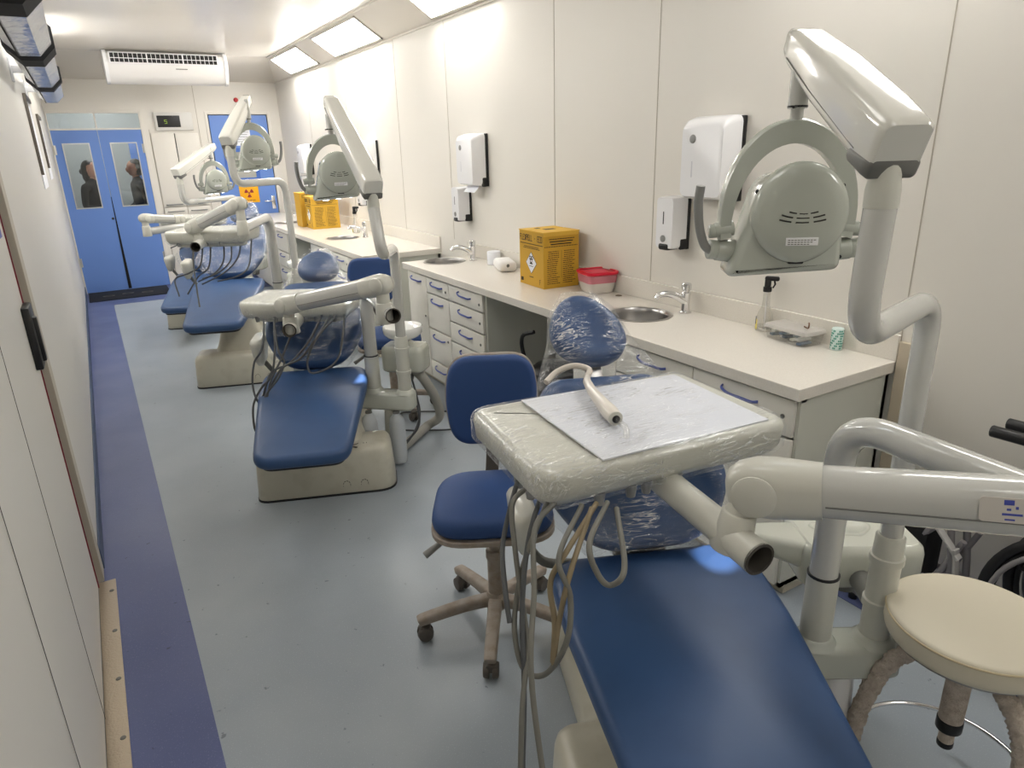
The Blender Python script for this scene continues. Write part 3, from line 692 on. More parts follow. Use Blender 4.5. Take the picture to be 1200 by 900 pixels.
def worktop(label, x0, y0, y1, holes, xb=XR):
    o = thing('worktop', label, 'worktop', ((x0+xb)/2, (y0+y1)/2, ZT_-TH), 0, None)
    bm = BM(); bx(bm, (x0, y0, ZT_-TH), (xb-.001, y1, ZT_), .003)
    t = obj('slab', bm, TOPW, o, 0)
    bm = BM(); bx(bm, (xb-.014, y0, ZT_), (xb-.001, y1, ZT_+.10), .002); obj('backsplash', bm, TOPW, o, 0)
    for hx, hy, r in holes:
        c = bpy.data.meshes.new('cut'); b2 = BM(); cyl(b2, (hx, hy, ZT_-.1), (hx, hy, ZT_+.1), r, n=40); bmesh.ops.recalc_face_normals(b2, faces=b2.faces)
        co = bpy.data.objects.new('cut', c); b2.transform(MW[t.name].inverted()); b2.to_mesh(c); b2.free(); C.objects.link(co); co.parent = o
        bpy.context.view_layer.update()
        md = t.modifiers.new('hole', 'BOOLEAN'); md.object = co; md.solver = 'EXACT'; md.operation = 'DIFFERENCE'
        dg = bpy.context.evaluated_depsgraph_get(); me = bpy.data.meshes.new_from_object(t.evaluated_get(dg)); t.modifiers.clear(); t.data = me
        bpy.data.objects.remove(co)
    return o
worktop('long white worktop of the near counter with two round sinks', 1.94, 1.37, 4.86, [(2.235, 2.52, .148), (2.215, 4.70, .148)])
worktop('white worktop of the far counter beyond the gap', 1.80, 5.36, 10.3, [(2.07, 6.68, .148), (2.02, 8.66, .148)])
FX2 = 1.84
cabinet('white drawer cabinet at the near end of the far counter', FX2, 5.38, 6.98, [(5.40, 5.80, [(.67, .815, 'drawer'), (.06, .665, 'door')]), (5.80, 6.2, [(.67, .815, 'drawer'), (.06, .665, 'door')]), (6.2, 6.97, [(.06, .815, 'door')])], 'white cabinets under the far worktop')
cabinet('white drawer cabinet at the far end of the far counter by the end wall', FX2, 7.9, 10.2, [(7.92, 8.5, [(.60, .815, 'drawer'), (.42, .595, 'drawer'), (.24, .415, 'drawer'), (.06, .235, 'drawer')]), (8.5, 9.1, [(.60, .815, 'drawer'), (.06, .595, 'door')]), (9.1, 10.18, [(.06, .815, 'door')])], 'white cabinets under the far worktop')
def sink(x, y, label):
    o = thing('sink', label, 'sink', (x, y, ZT_-.13), 0, 'round steel sinks let into the worktops')
    bm = BM(); lathe(bm, (x, y, ZT_), [(.162, .001), (.162, .003), (.150, .0045), (.143, .001), (.140, -.02), (.132, -.09), (.10, -.125), (.03, -.132), (.001, -.132)], 44, cap=False); obj('bowl', bm, STEEL, o, 60)
    bm = BM(); lathe(bm, (x, y, ZT_-.131), [(.022, 0), (.022, .003), (.012, .002), (.001, .001)], 16); obj('drain', bm, GREYC, o)
sink(2.235, 2.52, 'round steel sink in the near worktop behind the wrapped headrest')
sink(2.215, 4.70, 'round steel sink at the far end of the near worktop')
sink(2.07, 6.68, 'round steel sink in the far worktop, nearer one')
sink(2.02, 8.66, 'round steel sink farthest away beside the single door')
def faucet(x, y, label, s=1):
    o = thing('faucet', label, 'faucet', (x, y, ZT_), 0, 'push top chrome taps'); M = T(x, y, ZT_)
    bm = BM(); lathe(bm, (x, y, ZT_+.001), [(.030, 0), (.030, .006), (.022, .012), (.020, .05), (.021, .085), (.024, .10), (.018, .106)], 20)
    sweep(bm, spline([(x-.002, y-.0, ZT_+.055), (x-.05, y+.014, ZT_+.088), (x-.10, y+.030, ZT_+.104), (x-.140, y+.042, ZT_+.100), (x-.155, y+.046, ZT_+.084)], 5), circ(.0145, 12), scale=lambda t: 1.35-.5*t); obj('body', bm, CHROME, o)
    bm = BM(); lathe(bm, (x, y, ZT_+.104), [(.017, 0), (.017, .008), (.024, .012), (.024, .040), (.018, .046), (.004, .047)], 20); obj('push_button', bm, CHROME, o)
faucet(2.435, 2.41, 'chrome push tap behind the near sink')
faucet(2.40, 4.585, 'chrome push tap by the sink at the far end of the near worktop')
faucet(2.26, 6.56, 'chrome push tap on the far worktop beneath the second lamp')
faucet(2.24, 8.52, 'chrome push tap farthest away near the end wall')
# outlet plug hole behind red box
o = thing('cable_hole', 'small dark cable hole cap in the worktop by the red lidded tub', 'grommet', (2.44, 2.93, ZT_))
bm = BM(); lathe(bm, (2.44, 2.93, ZT_), [(.018, 0), (.018, .002), (.010, .003), (.008, .0015)], 14); obj('cap', bm, mat('brown_cap', srgb(90, 74, 56), .6), o)

# ------------------------------------------------------------------ dispensers on the right wall
def towel_dispenser(y, z, label, paper=False):
    o = thing('towel_dispenser', label, 'towel dispenser', (XR, y, z), 0, 'white paper towel dispensers')
    w, h, d = .27, .36, .125; x1 = XR-.002
    bm = BM()
    R = []
    for x, ins, dz in ((x1-.008, 0, 0), (x1-.05, .0, 0), (x1-d+.02, .022, -.012), (x1-d, .04, -.03)):
        R.append([bm.verts.new((x, y+a*(1-ins*2.6), z+h/2+b*(1-ins)+dz*(1 if b > 0 else -.3))) for a, b in rrect(w, h, .03)])
    skin(bm, R); obj('cover', bm, WHITEP, o, 50)
    bm = BM(); bx(bm, (x1-.022, y-w/2-.004, z-.004), (x1, y+w/2+.004, z+h-.004), .004); bx(bm, (x1-.055, y-w/2-.0035, z-.006), (x1-.01, y-w/2+.02, z+.06), .01); obj('back_plate', bm, BLACK, o)
    bm = BM(); lathe(bm, (x1-d+.0025, y+.055, z+h-.095), [(.019, 0), (.019, .004), (.015, .006)], 18, V(-1, 0, .06)); obj('lock_button', bm, HGREY, o)
    bm = BM(); bx(bm, (x1-d-.001, y+.05, z+.10), (x1-d+.005, y+.056, z+.17)); obj('level_slot', bm, mat('slot_pale', srgb(206, 206, 212), .4), o, 0)
    if paper:
        bm = BM(); P = [(x1-.055, z+.006), (x1-.07, z-.02), (x1-.10, z-.045)]
        skin(bm, [[bm.verts.new((px, yy, pz)) for px, pz in P] + [bm.verts.new((px+.0015, yy, pz+.001)) for px, pz in P[::-1]] for yy in (y-.09, y+.085)]); obj('paper_towel', bm, PAPER, o)
def soap_dispenser(y, z, label):
    o = thing('soap_dispenser', label, 'soap dispenser', (XR, y, z), 0, 'white soap dispensers')
    w, h, d = .125, .25, .11; x1 = XR-.002; bm = BM(); R = []
    for x, ins in ((x1-.008, 0), (x1-.05, 0), (x1-d+.014, .05), (x1-d, .11)):
        R.append([bm.verts.new((x, y+a*(1-ins), z+h/2+b*(1-ins*.4))) for a, b in rrect(w, h, .02)])
    skin(bm, R); obj('cover', bm, WHITEP, o, 50)
    bm = BM(); bx(bm, (x1-.02, y-w/2-.003, z-.004), (x1, y+w/2+.003, z+h-.01), .004); bx(bm, (x1-.06, y-w/2-.0035, z-.004), (x1-.008, y-w/2+.014, z+.05), .01); obj('back_plate', bm, BLACK, o)
    bm = BM(); bx(bm, (x1-d-.006, y-.035, z-.006), (x1-.03, y+.035, z+.028), .012); obj('push_lever', bm, BLACK, o)
    bm = BM(); lathe(bm, (x1-d+.001, y+.005, z+.05), [(.017, 0), (.017, .004), (.013, .006)], 16, V(-1, 0, 0)); obj('lock_button', bm, HGREY, o)
    bm = BM(); bx(bm, (x1-d-.0015, y+.004, z+.12), (x1-d+.006, y+.010, z+.18), .001); obj('level_slot', bm, BLACK, o, 0)
towel_dispenser(2.315, 1.42, 'large white towel dispenser on the wall left of the big lamp')
soap_dispenser(2.545, 1.175, 'white soap dispenser with black lever above the near sink')
towel_dispenser(4.62, 1.41, 'white towel dispenser with a paper tongue above the second sink', True)
soap_dispenser(4.83, 1.145, 'white soap dispenser below left of the dispenser with the paper tongue')
towel_dispenser(6.80, 1.41, 'white towel dispenser partly behind the second lamp arm')
towel_dispenser(9.1, 1.41, 'white towel dispenser farthest along the wall near the corner')
soap_dispenser(9.25, 1.14, 'white soap dispenser farthest away below the last towel dispenser')
soap_dispenser(7.05, 1.14, 'white soap dispenser hidden mostly by the second lamp head')
# ------------------------------------------------------------------ items on the worktops
def card_box(x0, y0, w, d, h, rz, label, full=True):
    """w along x (towards the wall), d along y"""
    o = thing('cardboard_box', label, 'box', (x0, y0, ZT_), rz, 'yellow cardboard sharps boxes'); M = MW[o.name]
    bm = BM(); bx(bm, (0, 0, 0), (w, d, h), .003, M=M); obj('carton', bm, YBOX, o, 0)
    bm = BM(); bx(bm, (-.003, -.004, h-.001), (w+.002, d*.55, h+.005), .001, M=M); bx(bm, (-.003, d*.62, h-.001), (w+.002, d+.002, h+.004), .001, M=M); bx(bm, (-.001, -.005, h-.02), (w*.99, -.0005, h+.003), .001, M=M); obj('lid_flap', bm, mat('yellow_flap', srgb(222, 178, 66), .6), o, 0)
    bm = BM(); bx(bm, (w*.35, d*.4, h+.0048), (w*.65, d*.55, h+.0056), M=M); bx(bm, (w*.30, d*.72, h+.004), (w*.42, d*.82, h+.0052), M=M); obj('finger_hole', bm, INK, o, 0)
    R3 = M.to_3x3(); P = lambda x, y, z: M @ V(x, y, z)
    # face towards the room (x = 0 side), read from -x : along -y
    bm = BM(); ux = R3 @ V(0, -1, 0); uz = V(0, 0, 1)
    text(bm, 'FLEXPELL - ECO', P(-.0005, d*.96, h*.83), ux, uz, h*.10, d*.92/14*1.0, .11)
    for i in range(26): bx(bm, (-.0012, d*(.03+.036*i), h*.765), (0, d*(.03+.036*i)+d*.02, h*.78), M=M)
    for k, (a, b) in enumerate(((.20, .80), (.16, .84))):
        n = 12
        for i in range(n): bx(bm, (-.001, d*(a+(b-a)*i/n), h*(.715-.028*k)), (0, d*(a+(b-a)*(i+.7)/n), h*(.727-.028*k)), M=M)
    for i in range(7): bx(bm, (-.001, d*(.42+.025*i), h*.16), (0, d*(.436+.025*i), h*.175), M=M)
    for i in range(5): bx(bm, (-.001, d*.93-.006*i, h*.06), (0, d*.93-.006*i+.004, h*.06+.022), M=M)
    text(bm, 'F', P(-.0005, d*.17, h*.06), ux, uz, h*.09, None, .08)
    # narrow faces of text on the side that looks at the camera (y = 0)
    ux = R3 @ V(1, 0, 0)
    random.seed(3)
    for k in range(3):
        n = 20-2*k
        for i in range(n): bx(bm, (w*(.14+.03*k+.72*i/20), -.0062, h*(.88-.045*k)), (w*(.14+.03*k+.72*(i+.72)/20), -.0052 if k == 0 else -.0002, h*(.895-.045*k)), M=M)
    for i in range(26): bx(bm, (w*(.03+.036*i), -.0012, h*.745), (w*(.03+.036*i)+w*.02, 0, h*.76), M=M)
    for col, (a, b) in enumerate(((.10, .46), (.54, .90))):
        for r in range(17):
            z = .66-.036*r; x = a+(.03 if r < 4 else 0)
            e = b-.03 if r < 4 else b-random.random()*.12
            while x < e:
                l = .012+random.random()*.05; bx(bm, (w*x, -.001, h*z), (w*min(x+l, e), 0, h*(z+.012)), M=M); x += l+.012
    bx(bm, (w*.497, -.0009, h*.18), (w*.501, 0, h*.68), M=M)
    obj('printing', bm, INK, o, 0)
    # hazard diamond on the room side
    bm = BM(); cy, cz, a, b = d*.5, h*.43, d*.21, h*.19
    def dia(s, x): return [P(x, cy+s*a*q, cz+s*b*r) for q, r in ((1, 0), (0, 1), (-1, 0), (0, -1))]
    skin(bm, [[bm.verts.new(p) for p in dia(1.06, 0)], [bm.verts.new(p) for p in dia(1.06, -.0010)]]); dd = obj('label_border', bm, INK, o, 0)
    bm = BM(); skin(bm, [[bm.verts.new(p) for p in dia(1, -.0009)], [bm.verts.new(p) for p in dia(1, -.0016)]]); obj('label_field', bm, PAPER, dd, 0)
    bm = BM(); 
    for q, r_, rad in ((-.012, .03, .012), (.012, .03, .012), (0, .012, .013)):
        c = P(-.0016, cy+q, cz+r_); dirx = R3 @ V(-1, 0, 0)
        aa, bb = frame(dirx); R = [ring(bm, c+dirx*e, aa, bb, circ(r__, 16)) for r__, e in ((rad, 0), (rad, .0006), (rad*.55, .0006), (rad*.55, 0))]; skin(bm, R+[R[0]], False)
    for i in range(6): bx(bm, (-.0022, cy-.022+.008*i, cz-.022), (-.0016, cy-.017+.008*i, cz-.018), M=M)
    bx(bm, (-.0022, cy-.016, cz-.008), (-.0016, cy+.016, cz), M=M); obj('biohazard_mark', bm, INK, dd, 0)
card_box(2.205, 3.33, .245, .29, .325, math.radians(-3), 'yellow cardboard sharps box with biohazard diamond on the near worktop')
card_box(2.06, 7.66, .30, .29, .34, math.radians(-2), 'yellow cardboard sharps box on the far worktop behind the lamp')
o = thing('cardboard_box', 'yellow cardboard box with lid up behind the far sharps box', 'box', (2.06, 8.02, ZT_), 0, None)
bm = BM(); bx(bm, (2.03, 7.99, ZT_), (2.31, 8.22, ZT_+.37), .003); obj('carton', bm, YBOX, o, 0)
bm = BM(); bx(bm, (2.025, 7.985, ZT_+.368), (2.315, 8.225, ZT_+.374), .001); obj('lid_flap', bm, mat('yellow_flap', srgb(222, 178, 66), .6), o, 0)
bm = BM(); text(bm, 'ECO', (2.06, 7.989, ZT_+.32), (1, 0, 0), (0, 0, 1), .03); obj('printing', bm, INK, o, 0)
# tub with red lid
o = thing('plastic_tub', 'square translucent tub of white powder with red lid beside the sharps box', 'tub', (2.42, 3.10, ZT_), math.radians(-12)); M = MW[o.name]
def tub(bm, w0, w1, h, z0, t=0, r=.03):
    R = [[bm.verts.new(M @ V(x, y, z)) for x, y in rrect(w, w, r)] for w, z in ((w0, z0), (w0*.55+w1*.45, z0+h*.3), (w1, z0+h))]
    skin(bm, R)
bm = BM(); tub(bm, .150, .184, .115, .002); obj('tub_body', bm, mat('tub_clear', srgb(240, 232, 226), .3, alpha=.5), o)
bm = BM(); tub(bm, .144, .160, .055, .005)
for v in bm.verts:
    if v.co.z > ZT_+.05: v.co.z += .018*math.sin(v.co.x*40)+.012*math.sin(v.co.y*55)
obj('powder', bm, mat('powder', srgb(240, 234, 218), .9), o)
bm = BM(); R = [[bm.verts.new(M @ V(x, y, z)) for x, y in rrect(w, w, .034)] for w, z in ((.186, .104), (.196, .108), (.198, .120), (.192, .124), (.176, .124), (.170, .117))]; skin(bm, R); obj('lid', bm, REDP, o)
bm = BM(); R = [[bm.verts.new(M @ V(x, y, z)) for x, y in rrect(w, w, .03)] for w, z in ((.176, .060), (.1885, .112))]; skin(bm, R, False); obj('lid_tint', bm, mat('lid_tint_clear', srgb(226, 120, 140), .3, alpha=.55), o)  # tinted skirt paints the red lid's colour refracted in the clear tub
bm = BM(); bx(bm, (-.05, -.05, .117), (.05, .05, .1185), .0005, M=M); obj('lid_recess', bm, mat('red_lid_pale', srgb(225, 60, 85), .35), o, 0)
# spray bottles
def spray(x, y, rz, label, s=1.):
    o = thing('spray_bottle', label, 'bottle', (x, y, ZT_), rz, 'clear spray bottles with black triggers'); M = MW[o.name] @ Matrix.Scale(s, 4)
    def Lt(bm, prof, n=24):
        skin(bm, [[bm.verts.new(M @ V(a*r*1.0, b*r*.8, z)) for a, b in circ(1, n)] for r, z in prof], False)
    bm = BM(); Lt(bm, [(.030, .002), (.036, .006), (.036, .06), (.030, .085), (.022, .10), (.017, .118), (.015, .15), (.0145, .175), (.0145, .18)]); obj('bottle', bm, CLEARP, o, 60)
    bm = BM(); Lt(bm, [(.001, .004), (.033, .004), (.034, .03), (.001, .03)]); obj('liquid', bm, CLEARP, o, 60)
    bm = BM(); cyl(bm, M @ V(0, 0, .178), M @ V(0, 0, .200), .018*s, n=18, bev=.002); bx(bm, (-.013, -.012, .198), (.013, .012, .235), .006, M=M); bx(bm, (-.014, -.011, .226), (.046, .011, .246), .007, M=M)
    sweep(bm, [M @ V(.026, 0, .228), M @ V(.030, 0, .212), M @ V(.022, 0, .196)], rrect(.012*s, .007*s, .003)); obj('trigger_head', bm, BLACK, o)
    bm = BM(); cyl(bm, M @ V(0, 0, .01), M @ V(0, 0, .178), .002*s, n=6); obj('dip_tube', bm, WHITEP, o)
    bm = BM(); skin(bm, [[bm.verts.new(M @ V(a*.0368, b*.0298, z)) for a, b in [(math.cos(q), math.sin(q)) for q in [math.radians(160+8*i) for i in range(9)]]] for z in (.012, .056)], False, False); lb = obj('label_strip', bm, [mat('label_yellow', srgb(232, 214, 110), .5)], o)
    bm = BM(); skin(bm, [[bm.verts.new(M @ V(a*.0372, b*.0302, z)) for a, b in [(math.cos(q), math.sin(q)) for q in [math.radians(168+6*i) for i in range(8)]]] for z in (.034, .066)], False, False); obj('label_print', bm, mat('navy_print', srgb(38, 34, 84), .5), lb)
spray(2.455, 1.95, math.radians(-60), 'clear spray bottle with black trigger on the near worktop below the big lamp')
spray(2.30, 6.95, math.radians(-50), 'clear spray bottle with black trigger on the far worktop behind a tap', 1.1)
# clear box with supplies
o = thing('plastic_box', 'clear lidded plastic box of small supplies beside the near spray bottle', 'box', (2.43, 1.775, ZT_), math.radians(-4)); M = MW[o.name]
bm = BM(); skin(bm, [[bm.verts.new(M @ V(x, y, z)) for x, y in rrect(a, b, .012)] for a, b, z in ((.105, .20, .002), (.115, .215, .045), (.12, .22, .050))]); obj('box_body', bm, CLEARP, o)
bm = BM(); skin(bm, [[bm.verts.new(M @ V(x, y, z)) for x, y in rrect(a, b, .014)] for a, b, z in ((.124, .224, .048), (.126, .226, .054), (.118, .216, .064), (.10, .20, .067))]); obj('lid', bm, mat('lid_milky', srgb(236, 232, 226), .3, alpha=.45), o)
cols = [srgb(90, 104, 122), srgb(226, 226, 224), srgb(120, 132, 140), srgb(240, 238, 232), srgb(74, 88, 104)]
for i in range(9):
    bm = BM(); Q = M @ T(random.uniform(-.03, .03), -.075+.019*i, .006+.012*(i % 3), random.uniform(-.5, .5)); bx(bm, (-.035, -.011, 0), (.035, .011, .010), .003, M=Q); obj('sachet', bm, mat('sachet_%d' % (i % 5), cols[i % 5], .5), o)
o = thing('hooked_probe', 'small dark hooked instrument lying on the clear supply box', 'instrument', (2.42, 1.71, ZT_+.066))
bm = BM(); tube(bm, [(2.43, 1.73, ZT_+.071), (2.41, 1.70, ZT_+.073), (2.395, 1.685, ZT_+.082), (2.40, 1.688, ZT_+.095), (2.415, 1.70, ZT_+.094)], .003, 8, 4); obj('wire', bm, mat('rust', srgb(110, 80, 60), .5), o)
o = thing('dental_floss_roll', 'small upright white and green printed roll at the counter end', 'roll', (2.455, 1.595, ZT_))
bm = BM(); lathe(bm, (2.455, 1.595, ZT_+.001), [(.021, 0), (.0225, .003), (.0225, .085), (.021, .088)], 24); obj('roll_body', bm, mat('mint_white', srgb(214, 232, 228), .4), o)
bm = BM()
for k in range(24):
    a = 2*PI*k/24
    for z in range(8):
        if (k*5+z*3) % 4 < 2 or k % 8 < 2:
            skin(bm, [[bm.verts.new((2.455+r*math.cos(a+q), 1.595+r*math.sin(a+q), ZT_+.006+z*.010+e)) for q in (0, .2)] + [bm.verts.new((2.455+r*math.cos(a+q), 1.595+r*math.sin(a+q), ZT_+.006+z*.010+.007)) for q in (.2, 0)] for r, e in ((.0222, 0), (.0229, 0))])
obj('print', bm, GREEN, o, 0)
o = thing('tissue_pack', 'white plastic pack lying by the tap at the far end of the near worktop', 'pack', (2.38, 4.08, ZT_), math.radians(-20)); M = MW[o.name]
bm = BM(); pad(bm, rrect(.13, .24, .03), .001, .07, .03, .006, MX(M)); obj('wrapper', bm, mat('soft_white', srgb(236, 234, 232), .35), o)
bm = BM(); skin(bm, [ring(bm, M @ V(.045*s, -.122, .045), V(1, 0, 0), V(0, 0, 1), circ(.012, 10)) for s in (0,)] + [ring(bm, M @ V(0, -.126, .045), V(1, 0, 0), V(0, 0, 1), circ(.010, 10))]); obj('pack_print', bm, GREYC, o)
o = thing('tissue_roll', 'white roll standing behind the plastic pack on the near worktop', 'roll', (2.43, 4.32, ZT_))
bm = BM(); lathe(bm, (2.43, 4.32, ZT_+.001), [(.015, 0), (.045, 0), (.048, .004), (.048, .09), (.045, .094), (.015, .094)], 24); obj('paper_roll', bm, PAPER, o)
# bin below the desk opening
o = thing('waste_bin', 'black waste bin in the knee space under the near worktop', 'bin', (2.15, 3.15, 0))
bm = BM(); lathe(bm, (2.15, 3.15, .002), [(.11, 0), (.115, .01), (.14, .42), (.145, .43), (.14, .44), (.10, .47), (.02, .48)], 28); obj('bucket', bm, BLACK, o)
bm = BM(); tube(bm, [(2.10, 3.28, .36), (2.05, 3.32, .5), (2.03, 3.30, .62), (2.06, 3.22, .66)], .012, 10, 5); obj('handle', bm, BLACK, o)

# ------------------------------------------------------------------ dental units
def V2(p, z=0): return V(p[0], p[1], z)
ORD = ['nearest', 'second', 'third', 'farthest']
def dental_chair(u, label):
    foot, hip, head = Vector(u['foot']), Vector(u['hip']), Vector(u['head'])
    fw = (hip-foot); fh = V(fw.x, fw.y, 0).normalized(); rt = V(fh.y, -fh.x, 0); L = fw.length
    b = Vector(u['base']); an = math.atan2(-fh.x, fh.y)
    o = thing('dental_chair', label, 'dental chair', b, an, 'blue dental chairs')
    # seat and leg cushion in one piece
    wf, wh, = u.get('wf', .41)/2, u.get('wh', .56)/2
    O = roundpoly([(-wf, 0, .085), (wf, 0, .085), (wh, L*.80, .25), (wh*.97, L+.02, .09), (-wh*.97, L+.02, .09), (-wh, L*.80, .25)], 8)
    d = fw.normalized(); nz = rt.cross(d).normalized()
    sag = u.get('sag', .0)
    Ms = basis(foot, rt, d, nz)
    def f(p):
        t = p.y/L
        q = V(p.x, p.y, p.z-.055 - sag*max(0, .62-t)**2)
        return Ms @ q
    bm = BM()
    # cross rows so that the cushion can bend: use a dense crown
    pad(bm, O, 0, .065, .028, .008, f, crown=9); obj('seat_cushion', bm, BLUEV, o, 60)
    bm = BM(); slabpoly(bm, inset(O, .03), -.018, .003, f, .004); obj('seat_board', bm, BLACK, o)
    # backrest
    bs = hip + d*.005 + V(0, 0, .035); bd = (head-bs).normalized(); bl = (head-bs).length
    bn = rt.cross(bd).normalized()            # upholstered face
    if bn.dot(-fh) < 0: bn = -bn
    bh = bl-.155; w = u.get('wb', .275)
    Mb = basis(bs, rt, bd, rt.cross(bd))
    sg = 1 if rt.cross(bd).dot(bn) > 0 else -1
    OB = roundpoly([(-.17, -.015, .13), (.17, -.015, .13), (w, .16, .12), (w*.93, bh*.62, .2), (w*.66, bh, .07), (-w*.66, bh, .07), (-w*.93, bh*.62, .2), (-w, .16, .12)], 8)
    def fb(p):
        side = .10*(abs(p.x)/w)**2.2*max(0, 1-max(0, p.y)/bh*.8)
        return Mb @ V(p.x, p.y, sg*(p.z+side))
    bm = BM(); pad(bm, OB, -.05, .085, .035, -.006, fb, crown=8); obj('backrest', bm, BLUEV, o, 60)
    bm = BM(); slabpoly(bm, inset(OB, .035), -.075, -.045, fb, .01); obj('back_shell', bm, CREAM, o, 60)
    # headrest
    hc = head; rh = u.get('rh', .125)
    OH = [(x*(1-.16*y/rh), y) for x, y in ((rh*.98*math.cos(a), rh*1.03*math.sin(a)) for a in [2*PI*i/40 for i in range(40)])]
    tl = Matrix.Rotation(-sg*.12, 4, rt)
    Mh = Matrix.Translation(hc) @ tl @ Matrix.Translation(-hc) @ basis(hc, rt, bd, rt.cross(bd))
    bm = BM(); pad(bm, OH, -.045, .085, .036, -.006, lambda p: Mh @ V(p.x, p.y, sg*p.z), crown=8); hr = obj('headrest', bm, BLUEV, o, 60)
    bm = BM(); sweep(bm, [Mb @ V(0, bh-.10, -sg*.05), Mb @ V(0, bh+.02, -sg*.045), hc-bn*.035], rrect(.055, .014, .004)); obj('headrest_bar', bm, STEEL, o)
    # cling film over head and back
    def hull(y):        # half width of the film along the back
        ys = ((-.02, .19), (.10, w+.012), (bh*.6, w*.97), (bh, w*.70), (bl-.03, rh+.012), (bl+.07, rh*.86), (bl+rh+.008, .045))
        for (a, p), (b_, q) in zip(ys, ys[1:]):
            if a <= y <= b_: return p+(q-p)*(y-a)/(b_-a)
        return .05
    bm = BM(); R = []; ny = 26
    random.seed(5)
    for j in range(ny+1):
        y = -.02+(bl+rh+.03)*j/ny; hw = hull(min(y, bl+rh+.012)); rr = []
        for i in range(28):
            a = 2*PI*i/28; x = hw*math.cos(a)*1.01; t = .052*abs(math.sin(a))**.6*(1 if math.sin(a) > 0 else -1)
            sd = .10*(abs(x)/w)**2.2*max(0, 1-max(0, y)/bh*.8) if y < bh else 0
            t = (t+.0)*(1 if j < ny else .3)+(0 if t > 0 else -.012)
            p = V(x, y, sg*(t*1.15+sd-.002)+random.uniform(-.0012, .0012)); rr.append(bm.verts.new(Mb @ p))
        R.append(rr)
    skin(bm, R, False); fl = obj('cling_film', bm, FILM, o, 180); fl['label'] = 'clear wrinkled cling film over the head and back cushions'
    # arm pad on the left of the seat
    if u.get('pad', True):
        ac = hip - rt*u.get('pr', .36) + fh*u.get('pf', .12) + V(0, 0, u.get('pz', .12))
        Ma = basis(ac, rt, fh, V(0, 0, 1))
        bm = BM(); skin(bm, [[bm.verts.new(Ma @ V(x, y, z)) for x, y in rrect(a_, b_, .03)] for a_, b_, z in ((.03, .10, -.10), (.055, .15, -.07), (.068, .20, .0), (.072, .22, .035), (.06, .20, .052), (.04, .17, .058))]); obj('armrest', bm, CREAM, o, 60)
        bm = BM(); sweep(bm, spline([ac-V(0, 0, .07), ac-V(0, 0, .16)+rt*.06, hip-rt*.2+fh*.1-V(0, 0, .07)], 5), rrect(.035, .022, .008)); obj('armrest_bracket', bm, GREYC, o)
    # base: wide low front block, narrow rear foot, column under the seat
    Mo = MW[o.name]
    hz = u.get('bh', .25)
    bm = BM(); O2 = roundpoly([(-.35, -.135, .07), (.35, -.135, .10), (.35, .135, .08), (-.35, .135, .08)], 7)
    R = []
    for ins, z in ((.006, .003), (0, .012), (.012, hz-.05), (.018, hz-.025), (.032, hz-.006), (.055, hz)): R.append([bm.verts.new(Mo @ V(x, y, z)) for x, y in inset(O2, ins)])
    skin(bm, R); fb_ = obj('base_block', bm, CREAMB, o, 50)
    bm = BM(); R = [[bm.verts.new(Mo @ V(x, y, z)) for x, y in inset(O2, i_)] for i_, z in ((-.003, .0), (-.003, .010), (.008, .011))]; skin(bm, R); obj('base_gasket', bm, BLACK, fb_, 50)
    # foot control marks
    bm = BM()
    for cx in (.10, .19):
        pts = [(cx-.018, .035), (cx-.018, .06), (cx-.012, .072), (cx, .077), (cx+.012, .072), (cx+.018, .06), (cx+.018, .035)]
        for p, q in zip(pts, pts[1:]): 
            a = Mo @ V(p[0], -.1315, p[1]); c = Mo @ V(p[0]+(q[0]-p[0])*.7, -.1315, p[1]+(q[1]-p[1])*.7); tube(bm, [a, c], .0016, 5)
    for s in (1,):
        a = [Mo @ V(.13+.045*math.cos(t), -.055+.025*math.sin(t), hz+.001) for t in [math.radians(q) for q in range(200, 341, 20)]]; sweep(bm, a, [(p*1.6, q*.5) for p, q in circ(.0022, 6)])
        a = [Mo @ V(.13+.04*math.cos(t), -.112+.022*math.sin(t), hz-.004) for t in [math.radians(q) for q in range(20, 161, 20)]]; sweep(bm, a, [(p*2.4, q*.5) for p, q in circ(.0032, 6)])
        tube(bm, [Mo @ V(.13, -.085, hz+.001), Mo @ V(.13, -.07, hz+.001)], .0025, 5)
        for q in (.2, .215): tube(bm, [Mo @ V(q, -.06, hz+.001), Mo @ V(q, -.068, hz+.001)], .002, 5)
    obj('pedal_marks', bm, INK, fb_)
    bm = BM(); R = []
    zt = hip.z-.10
    for z, w0, y0, y1 in ((hz-.03, .20, -.06, .62), (hz+.06, .17, .0, .56), ((hz+zt)/2+.03, .145, .07, .50), (zt, .14, .10, .48)):
        R.append([bm.verts.new(Mo @ V(x, (y0+y1)/2+y, z)) for x, y in rrect(2*w0, y1-y0, .06)])
    skin(bm, R); obj('pedestal', bm, CREAMB, o, 50)
    bm = BM(); O3 = roundpoly([(-.21, .10, .02), (.21, .10, .02), (.21, .78, .1), (-.21, .78, .1)], 6); R = [[bm.verts.new(Mo @ V(x, y, z)) for x, y in inset(O3, i)] for i, z in ((0, .002), (0, hz*.5), (.03, hz*.62), (.06, hz*.68))]; skin(bm, R); obj('rear_foot', bm, CREAMB, o, 50)
    # swing link from seat to back
    bm = BM(); sweep(bm, [Ms @ V(0, L-.2, -.06), Ms @ V(0, L+.05, -.05), Mb @ V(0, .12, -sg*.09)], rrect(.16, .03, .01)); obj('hinge_plate', bm, GREYC, o)
    return o

